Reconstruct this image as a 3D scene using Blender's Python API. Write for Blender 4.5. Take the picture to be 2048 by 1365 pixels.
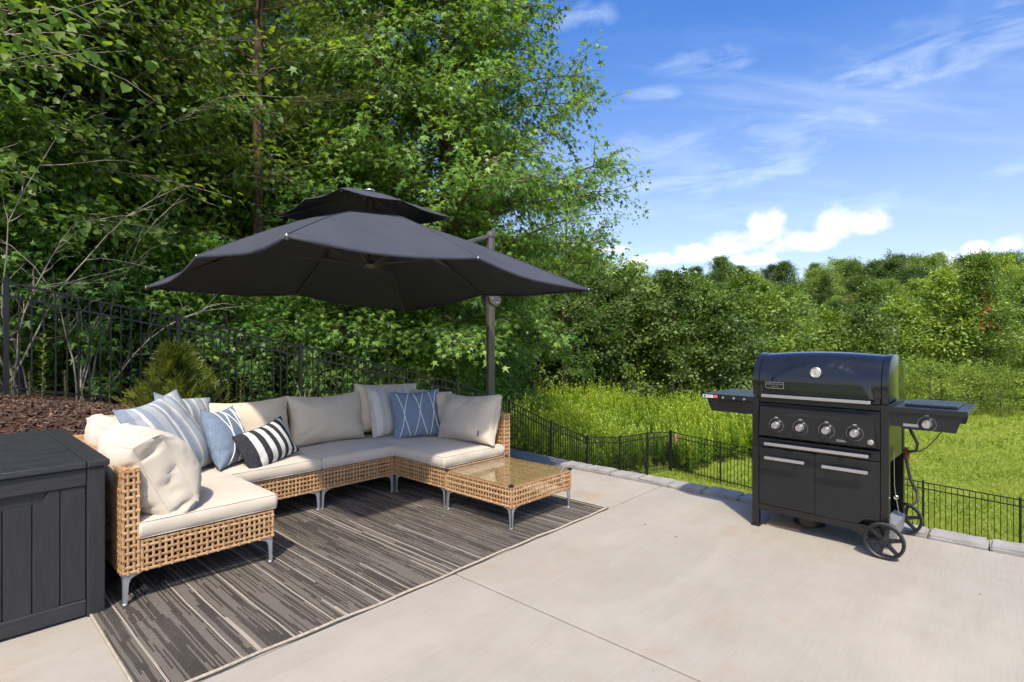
import bpy, bmesh, math, random
import numpy as np
from mathutils import Vector, Matrix, Euler

for o in list(bpy.data.objects):
    bpy.data.objects.remove(o)
C = bpy.context.scene.collection
R = math.radians
SC = bpy.context.scene

# ------------------------------------------------------------------ camera
# world x runs along the patio to the right and back, world y to the left and back; z = 0 is the patio
CAM_H = 1.3
FWD = 42.5                                   # heading of the view, degrees from +x
cam = bpy.data.cameras.new('camera')
cam.sensor_width = 36.0
cam.lens = 36.0 * 1076.0 / 2048.0
cam.clip_start = 0.05
cam.clip_end = 3000
camo = bpy.data.objects.new('camera', cam)
C.objects.link(camo)
camo.location = (0, 0, CAM_H)
camo.rotation_euler = (R(90), 0, R(FWD - 90))
SC.camera = camo

# ------------------------------------------------------------------ light
SUN_HEAD = 223.0                              # heading of the sun, degrees from +x
SUN_EL = 55.0
SUN_POWER = 2.75
SKY_POWER = 0.15
sun = bpy.data.lights.new('sun', 'SUN')
sun.energy = SUN_POWER
sun.angle = R(2.0)
sun.color = (1.0, 0.925, 0.80)
suno = bpy.data.objects.new('sun', sun)
C.objects.link(suno)
sd = Vector((math.cos(R(SUN_HEAD)) * math.cos(R(SUN_EL)), math.sin(R(SUN_HEAD)) * math.cos(R(SUN_EL)), math.sin(R(SUN_EL))))
suno.rotation_euler = sd.to_track_quat('Z', 'Y').to_euler()
suno.location = (0, 0, 30)
SC.view_settings.view_transform = 'Standard'
SC.view_settings.look = 'None'
SC.view_settings.gamma = 1.0
SC.view_settings.exposure = 1.06
SC.view_settings.use_curve_mapping = False
SC.cycles.max_bounces = 7
SC.cycles.diffuse_bounces = 5
SC.cycles.glossy_bounces = 3
SC.cycles.transmission_bounces = 4
SC.cycles.use_adaptive_sampling = True
SC.cycles.adaptive_threshold = 0.025
SC.cycles.adaptive_min_samples = 12
SC.cycles.transparent_max_bounces = 8
SC.cycles.caustics_reflective = False
SC.cycles.caustics_refractive = False
SC.cycles.sample_clamp_indirect = 6.0
try:
    SC.cycles.use_denoising = True
    SC.cycles.denoiser = 'OPENIMAGEDENOISE'
except Exception:
    pass


class NT:
    """short helper round a node tree"""
    def __init__(s, tree):
        s.t = tree; s.n = tree.nodes; s.l = tree.links
    def add(s, typ, **kw):
        n = s.n.new(typ)
        for k, v in kw.items():
            setattr(n, k, v)
        return n
    def link(s, a, b):
        s.l.new(a, b)
    def put(s, sock, v):
        if isinstance(v, bpy.types.NodeSocket):
            s.l.new(v, sock)
        elif v is not None:
            sock.default_value = v
    def math(s, op, a, b=None, c=None, clamp=False):
        n = s.n.new('ShaderNodeMath'); n.operation = op; n.use_clamp = clamp
        for i, v in enumerate((a, b, c)):
            if v is not None:
                s.put(n.inputs[i], v)
        return n.outputs[0]
    def vmath(s, op, a, b=None):
        n = s.n.new('ShaderNodeVectorMath'); n.operation = op
        s.put(n.inputs[0], a)
        if b is not None:
            s.put(n.inputs[1], b)
        return n.outputs[0]
    def mix(s, f, a, b, mode='MIX'):
        n = s.n.new('ShaderNodeMix'); n.data_type = 'RGBA'; n.blend_type = mode
        s.put(n.inputs['Factor'], f)
        s.put(n.inputs[6], col4(a)); s.put(n.inputs[7], col4(b))
        return n.outputs[2]
    def noise(s, vec=None, scale=5.0, detail=4.0, rough=0.55, dist=0.0):
        n = s.n.new('ShaderNodeTexNoise')
        if vec is not None:
            s.l.new(vec, n.inputs['Vector'])
        n.inputs['Scale'].default_value = scale; n.inputs['Detail'].default_value = detail
        n.inputs['Roughness'].default_value = rough; n.inputs['Distortion'].default_value = dist
        return n.outputs[0]
    def ramp(s, f, stops, interp='LINEAR'):
        n = s.n.new('ShaderNodeValToRGB'); n.color_ramp.interpolation = interp
        cr = n.color_ramp
        while len(cr.elements) < len(stops):
            cr.elements.new(0.5)
        for e, (p, c) in zip(cr.elements, stops):
            e.position = p; e.color = col4(c)
        s.l.new(f, n.inputs[0])
        return n.outputs[0]
    def rng(s, v, a, b, c=0.0, d=1.0, smooth=False):
        n = s.n.new('ShaderNodeMapRange')
        if smooth:
            n.interpolation_type = 'SMOOTHSTEP'
        for i, x in enumerate((v, a, b, c, d)):
            s.put(n.inputs[i], x)
        return n.outputs[0]
    def mapping(s, vec, scale=(1, 1, 1), rot=(0, 0, 0), loc=(0, 0, 0)):
        n = s.n.new('ShaderNodeMapping')
        s.l.new(vec, n.inputs[0])
        n.inputs['Location'].default_value = loc; n.inputs['Rotation'].default_value = rot; n.inputs['Scale'].default_value = scale
        return n.outputs[0]
    def sep(s, vec):
        n = s.n.new('ShaderNodeSeparateXYZ'); s.l.new(vec, n.inputs[0]); return n.outputs
    def comb(s, x=0.0, y=0.0, z=0.0):
        n = s.n.new('ShaderNodeCombineXYZ')
        for i, v in enumerate((x, y, z)):
            s.put(n.inputs[i], v)
        return n.outputs[0]


def col4(c):
    if isinstance(c, bpy.types.NodeSocket):
        return c
    if isinstance(c, (tuple, list)) and len(c) == 3:
        return (c[0], c[1], c[2], 1.0)
    return c


# ------------------------------------------------------------------ sky
world = bpy.data.worlds.new('World')
SC.world = world
world.use_nodes = True
W = NT(world.node_tree)
W.n.clear()
wo = W.add('ShaderNodeOutputWorld')
bg = W.add('ShaderNodeBackground')
sky = W.add('ShaderNodeTexSky')
sky.sky_type = 'NISHITA'
sky.sun_disc = False
sky.sun_elevation = R(SUN_EL)
sky.sun_rotation = R(90.0 - SUN_HEAD)
sky.altitude = 200
sky.air_density = 1.0
sky.dust_density = 2.4
sky.ozone_density = 2.0
geo = W.add('ShaderNodeTexCoord')
dirv = W.vmath('NORMALIZE', geo.outputs['Generated'])
dx, dy, dz = W.sep(dirv)
head = R(FWD)
# azimuth to the right of the view heading and elevation, in radians
fx = W.math('ADD', W.math('MULTIPLY', dx, math.cos(head)), W.math('MULTIPLY', dy, math.sin(head)))
rx = W.math('SUBTRACT', W.math('MULTIPLY', dx, math.sin(head)), W.math('MULTIPLY', dy, math.cos(head)))
az = W.math('ARCTAN2', rx, fx)
el = W.math('ARCSINE', dz)
elc = W.math('MAXIMUM', dz, 0.0)
# the blue: deeper with height, paler near the horizon
hs = W.add('ShaderNodeHueSaturation')
hs.inputs['Hue'].default_value = 0.511
W.link(W.rng(el, 0.10, 0.5, 0.92, 1.36), hs.inputs['Saturation'])
W.link(W.rng(el, 0.08, 0.5, 0.74, 0.86), hs.inputs['Value'])
W.link(sky.outputs[0], hs.inputs['Color'])
skyc = hs.outputs[0]
# cirrus: long streaks climbing to the right, broken by a slow noise
pl = W.math('DIVIDE', 1.0, W.math('ADD', elc, 0.16))
pvec = W.comb(W.math('MULTIPLY', rx, pl), W.math('MULTIPLY', fx, pl), 0.0)
warp = W.noise(pvec, 0.9, 3, 0.5)
pv2 = W.vmath('ADD', pvec, W.comb(W.math('MULTIPLY', warp, 0.5), W.math('MULTIPLY', warp, 0.35), 0))
st = W.mapping(pv2, scale=(0.55, 2.6, 1), rot=(0, 0, R(18)), loc=(0.35, 0.9, 0))
c1 = W.noise(st, 1.3, 7, 0.62, 0.2)
slow = W.noise(W.mapping(pvec, loc=(1.7, 0.4, 0)), 0.75, 2, 0.5)
cir = W.math('MULTIPLY', W.rng(c1, 0.46, 0.80, 0, 1, True), W.rng(slow, 0.34, 0.60, 0.12, 1, True))
st2 = W.mapping(pv2, scale=(0.9, 9.0, 1), rot=(0, 0, R(22)))
c2 = W.noise(st2, 1.6, 6, 0.6)
cir = W.math('MULTIPLY', cir, W.rng(c2, 0.3, 0.65, 0.55, 1.0))
cir = W.math('MULTIPLY', cir, W.rng(el, 0.02, 0.2, 0.35, 1.0))
# single long wisps: centre, half length, half width, slope
aes = W.comb(W.math('MULTIPLY', az, 1.0), el, 0.0)
wn_ = W.noise(W.mapping(aes, scale=(3.0, 11.0, 1), rot=(0, 0, R(-14))), 2.2, 7, 0.62, 0.6)
wn2_ = W.noise(aes, 5.0, 4, 0.6)
def wisp(x, y, hl, hw, slope, amp):
    a = (x - 1024) / 1076.0; a0 = math.atan(a); e0 = math.atan((682.5 - y) / 1076.0 * math.cos(a0))
    c_, s_ = math.cos(R(slope)), math.sin(R(slope))
    da_ = W.math('SUBTRACT', az, a0); de_ = W.math('SUBTRACT', el, e0)
    p_ = W.math('DIVIDE', W.math('ADD', W.math('MULTIPLY', da_, c_), W.math('MULTIPLY', de_, s_)), hl)
    q_ = W.math('DIVIDE', W.math('SUBTRACT', W.math('MULTIPLY', de_, c_), W.math('MULTIPLY', da_, s_)), hw)
    q_ = W.math('ADD', q_, W.math('MULTIPLY', W.math('SUBTRACT', wn2_, 0.5), 4.5))
    d_ = W.math('SUBTRACT', 1.0, W.math('ADD', W.math('MULTIPLY', p_, p_), W.math('MULTIPLY', q_, q_)))
    return W.math('MULTIPLY', W.rng(d_, -0.9, 1.0, 0, amp, True), W.rng(wn_, 0.42, 0.74, 0.0, 1.0))
wis = None
for a_ in [(1640, 240, .42, .045, 17, .85), (1400, 128, .075, .022, -6, .8), (1300, 190, .06, .016, 8, .75), (1165, 36, .06, .02, 0, .75), (1880, 380, .17, .017, 4, .8), (1500, 418, .10, .008, 5, .5), (1850, 110, .22, .05, 14, .4), (1330, 330, .14, .05, 16, .55), (1560, 330, .12, .012, 6, .4)]:
    w_ = wisp(*a_)
    wis = w_ if wis is None else W.math('MAXIMUM', wis, w_)
cir = W.math('MAXIMUM', W.math('MULTIPLY', cir, 0.55), wis)
# cumulus heads low over the hill
def ae(px, py):
    a = math.atan((px - 1024) / 1076.0)
    return a, math.atan((682.5 - py) / 1076.0 * math.cos(a))
blobs = [(1310, 524, 66, 17), (1400, 512, 60, 24), (1470, 492, 70, 30), (1535, 462, 42, 48), (1505, 522, 50, 16),
         (1600, 490, 80, 26), (1680, 455, 56, 46), (1735, 452, 52, 34), (1885, 524, 44, 22), (1955, 500, 34, 18),
         (2020, 492, 40, 22), (1230, 500, 40, 12), (2150, 500, 90, 40), (2400, 470, 160, 60), (700, 480, 150, 50), (420, 450, 140, 60), (100, 500, 160, 60)]
cum = None
for (bx_, by_, rw, rh) in blobs:
    a0, e0 = ae(bx_, by_)
    a1, _ = ae(bx_ + rw, by_)
    _, e1 = ae(bx_, by_ - rh)
    da = W.math('DIVIDE', W.math('SUBTRACT', az, a0), a1 - a0)
    de = W.math('DIVIDE', W.math('SUBTRACT', el, e0), e1 - e0)
    # flat below, round above
    de = W.math('MULTIPLY', de, W.rng(de, -0.2, 0.2, 1.7, 1.0))
    q = W.math('SUBTRACT', 1.0, W.math('ADD', W.math('MULTIPLY', da, da), W.math('MULTIPLY', de, de)))
    cum = q if cum is None else W.math('SMOOTH_MAX', cum, q, 0.35)
aev = W.comb(az, W.math('MULTIPLY', el, 1.25), 0.0)
cn = W.noise(aev, 22.0, 8, 0.6, 0.15)
cn2 = W.noise(aev, 7.0, 3, 0.5)
cd = W.math('ADD', W.math('MAXIMUM', cum, -1.2), W.math('ADD', W.math('MULTIPLY', W.math('SUBTRACT', cn, 0.5), 3.6), W.math('MULTIPLY', W.math('SUBTRACT', cn2, 0.5), 1.0)))
cumf = W.rng(cd, -0.45, 1.15, 0, 1, True)
cumsh = W.rng(W.noise(W.mapping(aev, loc=(0.0, -0.012, 0)), 22.0, 8, 0.6, 0.15), 0.3, 0.65, 0.80, 1.0)
lum = W.add('ShaderNodeRGBToBW'); W.link(skyc, lum.inputs[0])
white = W.comb(4.5, 4.5, 4.5)
cirw = W.comb(3.3, 3.75, 4.35)
colr = W.mix(W.math('MULTIPLY', cir, 0.62), skyc, cirw)
colr = W.mix(W.math('MULTIPLY', cumf, 0.93), colr, W.vmath('MULTIPLY', white, W.comb(cumsh, cumsh, cumsh)))
W.link(colr, bg.inputs[0])
bg.inputs[1].default_value = SKY_POWER
W.link(bg.outputs[0], wo.inputs[0])
world.cycles.sampling_method = 'MANUAL'
world.cycles.sample_map_resolution = 512


# ------------------------------------------------------------------ helpers
def cw(X, Z):
    """metres right of and in front of the camera -> world x, y"""
    a = R(FWD)
    return X * math.sin(a) + Z * math.cos(a), -X * math.cos(a) + Z * math.sin(a)

def pxw(px, Z):
    return cw((px - 1024) / 1076.0 * Z, Z)


class MB:
    def __init__(s):
        s.v = []; s.f = []; s.uv = None
    def box(s, a, b, ch=0.0):
        x0, y0, z0 = a; x1, y1, z1 = b
        if ch <= 0:
            k = len(s.v)
            s.v += [(x0, y0, z0), (x1, y0, z0), (x1, y1, z0), (x0, y1, z0), (x0, y0, z1), (x1, y0, z1), (x1, y1, z1), (x0, y1, z1)]
            s.f += [tuple(k + i for i in f) for f in ((3, 2, 1, 0), (4, 5, 6, 7), (0, 1, 5, 4), (1, 2, 6, 5), (2, 3, 7, 6), (3, 0, 4, 7))]
        else:
            bm = bmesh.new()
            bmesh.ops.create_cube(bm, size=1.0)
            for v in bm.verts:
                v.co = ((x0 + x1) / 2 + v.co.x * (x1 - x0), (y0 + y1) / 2 + v.co.y * (y1 - y0), (z0 + z1) / 2 + v.co.z * (z1 - z0))
            bmesh.ops.bevel(bm, geom=list(bm.edges), offset=ch, segments=2, affect='EDGES', profile=0.5)
            s.bm(bm)
        return s
    def bm(s, bm):
        bm.verts.index_update()
        k = len(s.v)
        s.v += [tuple(v.co) for v in bm.verts]
        s.f += [tuple(k + v.index for v in f.verts) for f in bm.faces]
        bm.free()
        return s
    def tube(s, pts, r, n=8, cap=True, flat=1.0, up=None):
        pts = [Vector(p) for p in pts]
        m = len(pts)
        rs = r if isinstance(r, (list, tuple, np.ndarray)) else [r] * m
        k = len(s.v)
        ref = None
        for i, p in enumerate(pts):
            t = (pts[min(i + 1, m - 1)] - pts[max(i - 1, 0)])
            if t.length < 1e-9:
                t = Vector((0, 0, 1))
            t.normalize()
            if ref is None:
                ref = Vector(up) if up else (Vector((0, 0, 1)) if abs(t.z) < 0.9 else Vector((1, 0, 0)))
            a = t.cross(ref)
            if a.length < 1e-6:
                a = t.cross(Vector((1, 0.3, 0)))
            a.normalize()
            b = a.cross(t); b.normalize()
            ref = b
            for j in range(n):
                q = 2 * math.pi * (j + 0.5) / n
                s.v.append(tuple(p + a * (math.cos(q) * rs[i]) + b * (math.sin(q) * rs[i] * flat)))
        for i in range(m - 1):
            for j in range(n):
                s.f.append((k + i * n + j, k + i * n + (j + 1) % n, k + (i + 1) * n + (j + 1) % n, k + (i + 1) * n + j))
        if cap:
            s.f.append(tuple(k + j for j in range(n - 1, -1, -1)))
            s.f.append(tuple(k + (m - 1) * n + j for j in range(n)))
        return s
    def lathe(s, prof, n=24, axis='z', o=(0, 0, 0), cap=True):
        """prof: list of (radius, height)"""
        k = len(s.v)
        for (r, h) in prof:
            for j in range(n):
                q = 2 * math.pi * j / n
                c, d = r * math.cos(q), r * math.sin(q)
                if axis == 'z': p = (c, d, h)
                elif axis == 'y': p = (c, h, -d)
                else: p = (h, c, d)
                s.v.append((p[0] + o[0], p[1] + o[1], p[2] + o[2]))
        m = len(prof)
        for i in range(m - 1):
            for j in range(n):
                s.f.append((k + i * n + j, k + i * n + (j + 1) % n, k + (i + 1) * n + (j + 1) % n, k + (i + 1) * n + j))
        if cap:
            s.f.append(tuple(k + j for j in range(n - 1, -1, -1)))
            s.f.append(tuple(k + (m - 1) * n + j for j in range(n)))
        return s
    def prism(s, poly, h0, h1, axis='y'):
        """polygon in the two other axes, extruded along axis"""
        k = len(s.v); n = len(poly)
        for h in (h0, h1):
            for (a, b) in poly:
                s.v.append((a, h, b) if axis == 'y' else ((a, b, h) if axis == 'z' else (h, a, b)))
        s.f.append(tuple(k + i for i in range(n)))
        s.f.append(tuple(k + n + i for i in range(n - 1, -1, -1)))
        for i in range(n):
            j = (i + 1) % n
            s.f.append((k + i, k + n + i, k + n + j, k + j))
        return s
    def quad(s, a, b, c, d):
        k = len(s.v); s.v += [a, b, c, d]; s.f.append((k, k + 1, k + 2, k + 3)); return s
    def grid(s, P, closeu=False, closev=False):
        """P: list of rows of points"""
        k = len(s.v); m = len(P); n = len(P[0])
        for row in P:
            s.v += [tuple(p) for p in row]
        for i in range(m if closeu else m - 1):
            for j in range(n if closev else n - 1):
                s.f.append((k + i * n + j, k + i * n + (j + 1) % n, k + ((i + 1) % m) * n + (j + 1) % n, k + ((i + 1) % m) * n + j))
        return s
    def xf(s, M, start=0):
        s.v[start:] = [tuple(M @ Vector(p)) for p in s.v[start:]]
        return s
    def mesh(s, name, mt=None, smooth=False, fix=True):
        me = bpy.data.meshes.new(name)
        me.from_pydata(s.v, [], s.f)
        if fix:
            bm = bmesh.new(); bm.from_mesh(me)
            bmesh.ops.recalc_face_normals(bm, faces=bm.faces)
            bm.to_mesh(me); bm.free()
        if smooth:
            me.shade_smooth() if smooth is True else None
            if smooth is not True:
                me.polygons.foreach_set('use_smooth', [True] * len(me.polygons))
                me.set_sharp_from_angle(angle=smooth)
        if mt is not None:
            me.materials.append(mt)
        return me


def add(name, me, parent=None, loc=(0, 0, 0), rot=(0, 0, 0), mt=None, smooth=False):
    if isinstance(me, MB):
        me = me.mesh(name, mt, smooth)
    o = bpy.data.objects.new(name, me)
    C.objects.link(o)
    o.location = loc; o.rotation_euler = rot
    if parent is not None:
        o.parent = parent
    return o

def tag(o, label=None, cat=None, group=None, kind=None):
    if label: o['label'] = label
    if cat: o['category'] = cat
    if group: o['group'] = group
    if kind: o['kind'] = kind
    return o

def thing(name, label, cat, loc=(0, 0, 0), rz=0.0, group=None, scale=1.0):
    o = bpy.data.objects.new(name, None)
    C.objects.link(o)
    o.empty_display_size = 0.2
    o.location = loc; o.rotation_euler = (0, 0, rz); o.scale = (scale,) * 3 if not isinstance(scale, tuple) else scale
    return tag(o, label, cat, group)


# ------------------------------------------------------------------ materials
def mat(name, color=(0.5, 0.5, 0.5), rough=0.6, metal=0.0, var=0.0, vscale=8.0, bump=0.0, bscale=60.0, coat=0.0, spec=0.5, coord='Object', stretch=(1, 1, 1), dirt=None, dscale=3.0, rvar=0.0):
    m = bpy.data.materials.new(name); m.use_nodes = True
    T = NT(m.node_tree)
    b = T.n['Principled BSDF']
    b.inputs['Roughness'].default_value = rough; b.inputs['Metallic'].default_value = metal
    b.inputs['Coat Weight'].default_value = coat; b.inputs['Specular IOR Level'].default_value = spec
    tc = T.add('ShaderNodeTexCoord')
    v = tc.outputs[coord]
    if stretch != (1, 1, 1):
        v = T.mapping(v, scale=stretch)
    c = col4(color)
    if var > 0:
        n = T.noise(v, vscale, 5, 0.6)
        lo = tuple(x * (1 - var) for x in color); hi = tuple(min(1, x * (1 + var)) for x in color)
        c = T.mix(T.rng(n, 0.3, 0.7), lo, hi)
    if dirt is not None:
        n = T.noise(v, dscale, 6, 0.65)
        c = T.mix(T.rng(n, 0.56, 0.75, 0, 0.8), c, dirt)
    T.put(b.inputs['Base Color'], c)
    if rvar > 0:
        n = T.noise(v, vscale * 1.7, 4, 0.6)
        T.put(b.inputs['Roughness'], T.rng(n, 0.3, 0.7, max(0.02, rough - rvar), min(1, rough + rvar)))
    if bump > 0:
        bn = T.add('ShaderNodeBump')
        bn.inputs['Strength'].default_value = bump; bn.inputs['Distance'].default_value = 0.004
        T.link(T.noise(v, bscale, 4, 0.6), bn.inputs['Height'])
        T.link(bn.outputs[0], b.inputs['Normal'])
    return m

def leafmat(name, c0, c1, c2, trans=0.45, rough=0.42, tcol=1.5, vary=0.22):
    """leaf: c0 dark, c1 middle, c2 light by the leaf's own random value; translucent"""
    m = bpy.data.materials.new(name); m.use_nodes = True
    T = NT(m.node_tree)
    b = T.n['Principled BSDF']; out = T.n['Material Output']
    at = T.add('ShaderNodeAttribute', attribute_name='lv')
    oi = T.add('ShaderNodeObjectInfo')
    f = T.math('ADD', at.outputs['Fac'], T.math('MULTIPLY', T.math('SUBTRACT', oi.outputs['Random'], 0.5), vary), clamp=True)
    c = T.ramp(f, [(0.0, c0), (0.5, c1), (1.0, c2)])
    T.link(c, b.inputs['Base Color'])
    b.inputs['Roughness'].default_value = rough
    b.inputs['Specular IOR Level'].default_value = 0.35
    tr = T.add('ShaderNodeBsdfTranslucent')
    tc = T.mix(1.0, c, (tcol * 1.15, tcol, tcol * 0.45), 'MULTIPLY')
    T.link(tc, tr.inputs['Color'])
    mx = T.add('ShaderNodeMixShader'); mx.inputs[0].default_value = trans
    T.link(b.outputs[0], mx.inputs[1]); T.link(tr.outputs[0], mx.inputs[2])
    T.link(mx.outputs[0], out.inputs['Surface'])
    return m
# ------------------------------------------------------------------ terrain
rng = np.random.default_rng(7)
_cp = np.array([
    (-3, 0, -.35), (0, 0, -.35), (4, 0, -.6), (2, 3, -.35), (0, 3, -.3), (4.2, 3.5, -.55), (5.6, 2, -1.0), (5.6, -3, -1.2), (5.4, 5, -.8), (-6, -6, -.3), (4, -6, -.8), (3, 5, -.25),
    (0, 6, .46), (-1.5, 5.6, .55), (1.2, 6, .40), (2.5, 6.5, .22), (4, 6.5, -.05), (6, 6.5, -.62), (-4, 6, .7),
    (.65, 8.7, .61), (-1.2, 8.7, .92), (-3, 8.7, 1.2), (2.44, 8.7, .25), (4.25, 8.7, -.17), (6, 8.7, -.57), (7.8, 8.7, -1.0), (9.4, 8.7, -1.52), (11, 8.7, -2.2), (12.64, 8.7, -2.8),
    (14.4, 8.7, -3.03), (16.1, 8.7, -3.12), (17.76, 8.7, -3.28), (17.76, 6.96, -3.44), (17.76, 4, -3.62), (17.76, 1.6, -3.8), (17.76, -.27, -3.89), (17.76, -6, -4.05),
    (9, 4, -1.95), (13, 4, -3.1), (9, 0, -2.3), (13, 0, -3.4), (13, -6, -3.7), (9, -7, -2.6),
    (0, 12, .9), (4, 12, .1), (8, 12, -1.0), (0, 20, 1.2), (6, 20, .0), (-6, 12, 1.5), (-12, 8, 1.8), (-14, 0, 1.0), (-10, -12, 0),
    (12, 12, -2.0), (18, 16, -1.9), (14, 16, -1.5), (22, 12, -2.6), (26, 11, -2.5), (26, 18, -1.6), (20, 22, -1.3), (24, 7, -3.2),
    (28, 3, -3.6), (40, 1, -3.3), (30, -10, -3.9), (45, -15, -3.2), (15, -20, -4),
    (50, 20, -1.5), (40, 30, -1), (70, 30, 1.5), (60, 60, 2), (100, 60, 5), (110, 10, 4), (80, -10, 0.5), (120, 100, 7), (30, 60, 1), (0, 60, 2), (150, 40, 8), (-40, 40, 3), (-60, -40, 0), (60, -80, -2), (200, 150, 9), (250, -50, 7), (-100, 150, 6)], float)

def _phi(r):
    return np.where(r > 1e-9, r * r * np.log(np.maximum(r, 1e-9)), 0.0) / 50.0

def _solve():
    n = len(_cp)
    D = np.linalg.norm(_cp[:, None, :2] - _cp[None, :, :2], axis=2)
    A = np.zeros((n + 3, n + 3))
    A[:n, :n] = _phi(D) + np.eye(n) * 0.004
    A[:n, n] = 1; A[:n, n + 1:] = _cp[:, :2] / 50.0
    A[n, :n] = 1; A[n + 1:, :n] = (_cp[:, :2] / 50.0).T
    return np.linalg.solve(A, np.concatenate([_cp[:, 2], np.zeros(3)]))
_w = _solve()

PAT_U0, PAT_U1, PAT_V0, PAT_V1 = -7.83, 4.46, -7.57, 4.73
WALL_U = 4.69

def ground(x, y):
    x = np.asarray(x, float); y = np.asarray(y, float)
    sh = x.shape
    xf = np.clip(x.ravel(), -120, 260); yf = np.clip(y.ravel(), -90, 170)
    out = np.zeros(len(xf)); n = len(_cp)
    for i in range(0, len(xf), 20000):
        q = np.stack([xf[i:i + 20000], yf[i:i + 20000]], 1)
        d = np.linalg.norm(q[:, None] - _cp[None, :, :2], axis=2)
        out[i:i + 20000] = _phi(d) @ _w[:n] + _w[n] + (q / 50.0) @ _w[n + 1:]
    out = np.clip(out, -5, 16)
    xr, yr = x.ravel(), y.ravel()
    # level and low under the slab
    ins = (xr < WALL_U + .02) & (yr < PAT_V1 + .05) & (xr > PAT_U0 - .1) & (yr > PAT_V0 - .1)
    out = np.where(ins, np.minimum(out, -.16), out)
    far = np.maximum(np.hypot(xr, yr) - 25, 0)
    out = out + np.minimum(far * .02, .5) * np.sin(xr * .31 + 1.3) * np.cos(yr * .27)
    return out.reshape(sh)

def gz(x, y):
    return float(ground(np.array([x]), np.array([y]))[0])

def axis(vals):
    return np.unique(np.round(np.concatenate(vals), 4))
gx = axis([np.arange(-8, 20, .25), np.arange(20, 50, 1.0), np.arange(-40, -8, 2.0), np.arange(50, 160, 5.0), np.array([WALL_U + .01, WALL_U + .03, 200, 260, 400, 800, -80, -140, -300, -800])])
gy = axis([np.arange(-8, 14, .25), np.arange(14, 30, 1.0), np.arange(-40, -8, 2.0), np.arange(30, 120, 5.0), np.array([PAT_V1 + .04, PAT_V1 + .06, 160, 220, 400, 800, -80, -140, -300, -800])])
GXX, GYY = np.meshgrid(gx, gy)
GZZ = ground(GXX, GYY)
nv, nu = GXX.shape
gv = np.stack([GXX.ravel(), GYY.ravel(), GZZ.ravel()], 1)
ii = (np.arange(nv - 1)[:, None] * nu + np.arange(nu - 1)[None]).ravel()
gf = np.stack([ii, ii + 1, ii + 1 + nu, ii + nu], 1)

def npmesh(name, v, f, mt=None, smooth=False, lv=None):
    """mesh from arrays; f is (n, k)"""
    me = bpy.data.meshes.new(name)
    nF, k = f.shape
    me.vertices.add(len(v)); me.vertices.foreach_set('co', np.ascontiguousarray(v, np.float32).ravel())
    me.loops.add(nF * k); me.loops.foreach_set('vertex_index', np.ascontiguousarray(f, np.int32).ravel())
    me.polygons.add(nF)
    me.polygons.foreach_set('loop_start', np.arange(0, nF * k, k, dtype=np.int32))
    if smooth:
        me.polygons.foreach_set('use_smooth', np.ones(nF, bool))
    if lv is not None:
        a = me.attributes.new('lv', 'FLOAT', 'POINT')
        a.data.foreach_set('value', np.ascontiguousarray(lv, np.float32))
    me.update(calc_edges=True)
    if mt is not None:
        me.materials.append(mt)
    return me

# ground: grass over soil on the lawn, leaf litter and bare earth in the wood
M_ground = bpy.data.materials.new('ground'); M_ground.use_nodes = True
T = NT(M_ground.node_tree); b = T.n['Principled BSDF']
pos = T.add('ShaderNodeNewGeometry').outputs['Position']
px_, py_, pz_ = T.sep(pos)
n1 = T.noise(pos, 0.8, 5, 0.6); n2 = T.noise(pos, 7.0, 5, 0.7); n3 = T.noise(pos, 45.0, 3, 0.6)
grass = T.mix(T.rng(n2, 0.3, 0.7), (0.15, 0.205, 0.026), (0.20, 0.255, 0.036))
grass = T.mix(T.rng(n1, 0.55, 0.75, 0, 0.45), grass, (0.27, 0.23, 0.08))
litter = T.mix(T.rng(n2, 0.3, 0.7), (0.035, 0.024, 0.014), (0.10, 0.065, 0.035))
litter = T.mix(T.rng(n1, 0.5, 0.7, 0, 0.6), litter, (0.05, 0.07, 0.018))
wood = T.math('MULTIPLY', T.rng(T.math('ADD', py_, T.math('MULTIPLY', n1, 1.2)), 8.9, 9.6), T.rng(px_, 9.0, 12.0, 1, 0))
T.put(b.inputs['Base Color'], T.mix(wood, grass, litter))
b.inputs['Roughness'].default_value = 0.95
b.inputs['Specular IOR Level'].default_value = 0.1
bn = T.add('ShaderNodeBump'); bn.inputs['Strength'].default_value = 0.8; bn.inputs['Distance'].default_value = 0.03
T.link(T.math('ADD', n2, n3), bn.inputs['Height']); T.link(bn.outputs[0], b.inputs['Normal'])
tag(add('ground', npmesh('ground', gv, gf, M_ground, True)), 'grassy ground sloping down from the wood to the lawn', kind='structure')

# ------------------------------------------------------------------ mulch bed beside the patio
M_mulch = mat('mulch', (0.060, 0.030, 0.020), 0.95, var=0.5, vscale=30, bump=1.0, bscale=90, spec=0.1)
mx0, mx1, my0, my1 = -7.0, 5.0, PAT_V1 + .07, 8.75
xs = np.arange(mx0, mx1 + .01, .2); ys = np.linspace(my0, my1, 24)
MX, MY = np.meshgrid(xs, ys)
MZ = ground(MX, MY) + .045 + rng.normal(0, .008, MX.shape)
# the bed tapers off towards the slope
MZ -= np.clip((MX - 3.2) / 1.8, 0, 1) * .06
k = np.arange(len(ys) - 1)[:, None] * len(xs) + np.arange(len(xs) - 1)[None]
k = k.ravel()
mulch = tag(add('mulch_bed', npmesh('mulch_bed', np.stack([MX.ravel(), MY.ravel(), MZ.ravel()], 1), np.stack([k, k + 1, k + 1 + len(xs), k + len(xs)], 1), M_mulch, True)), 'brown bark mulch bed on the bank behind the storage box', kind='structure')

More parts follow.
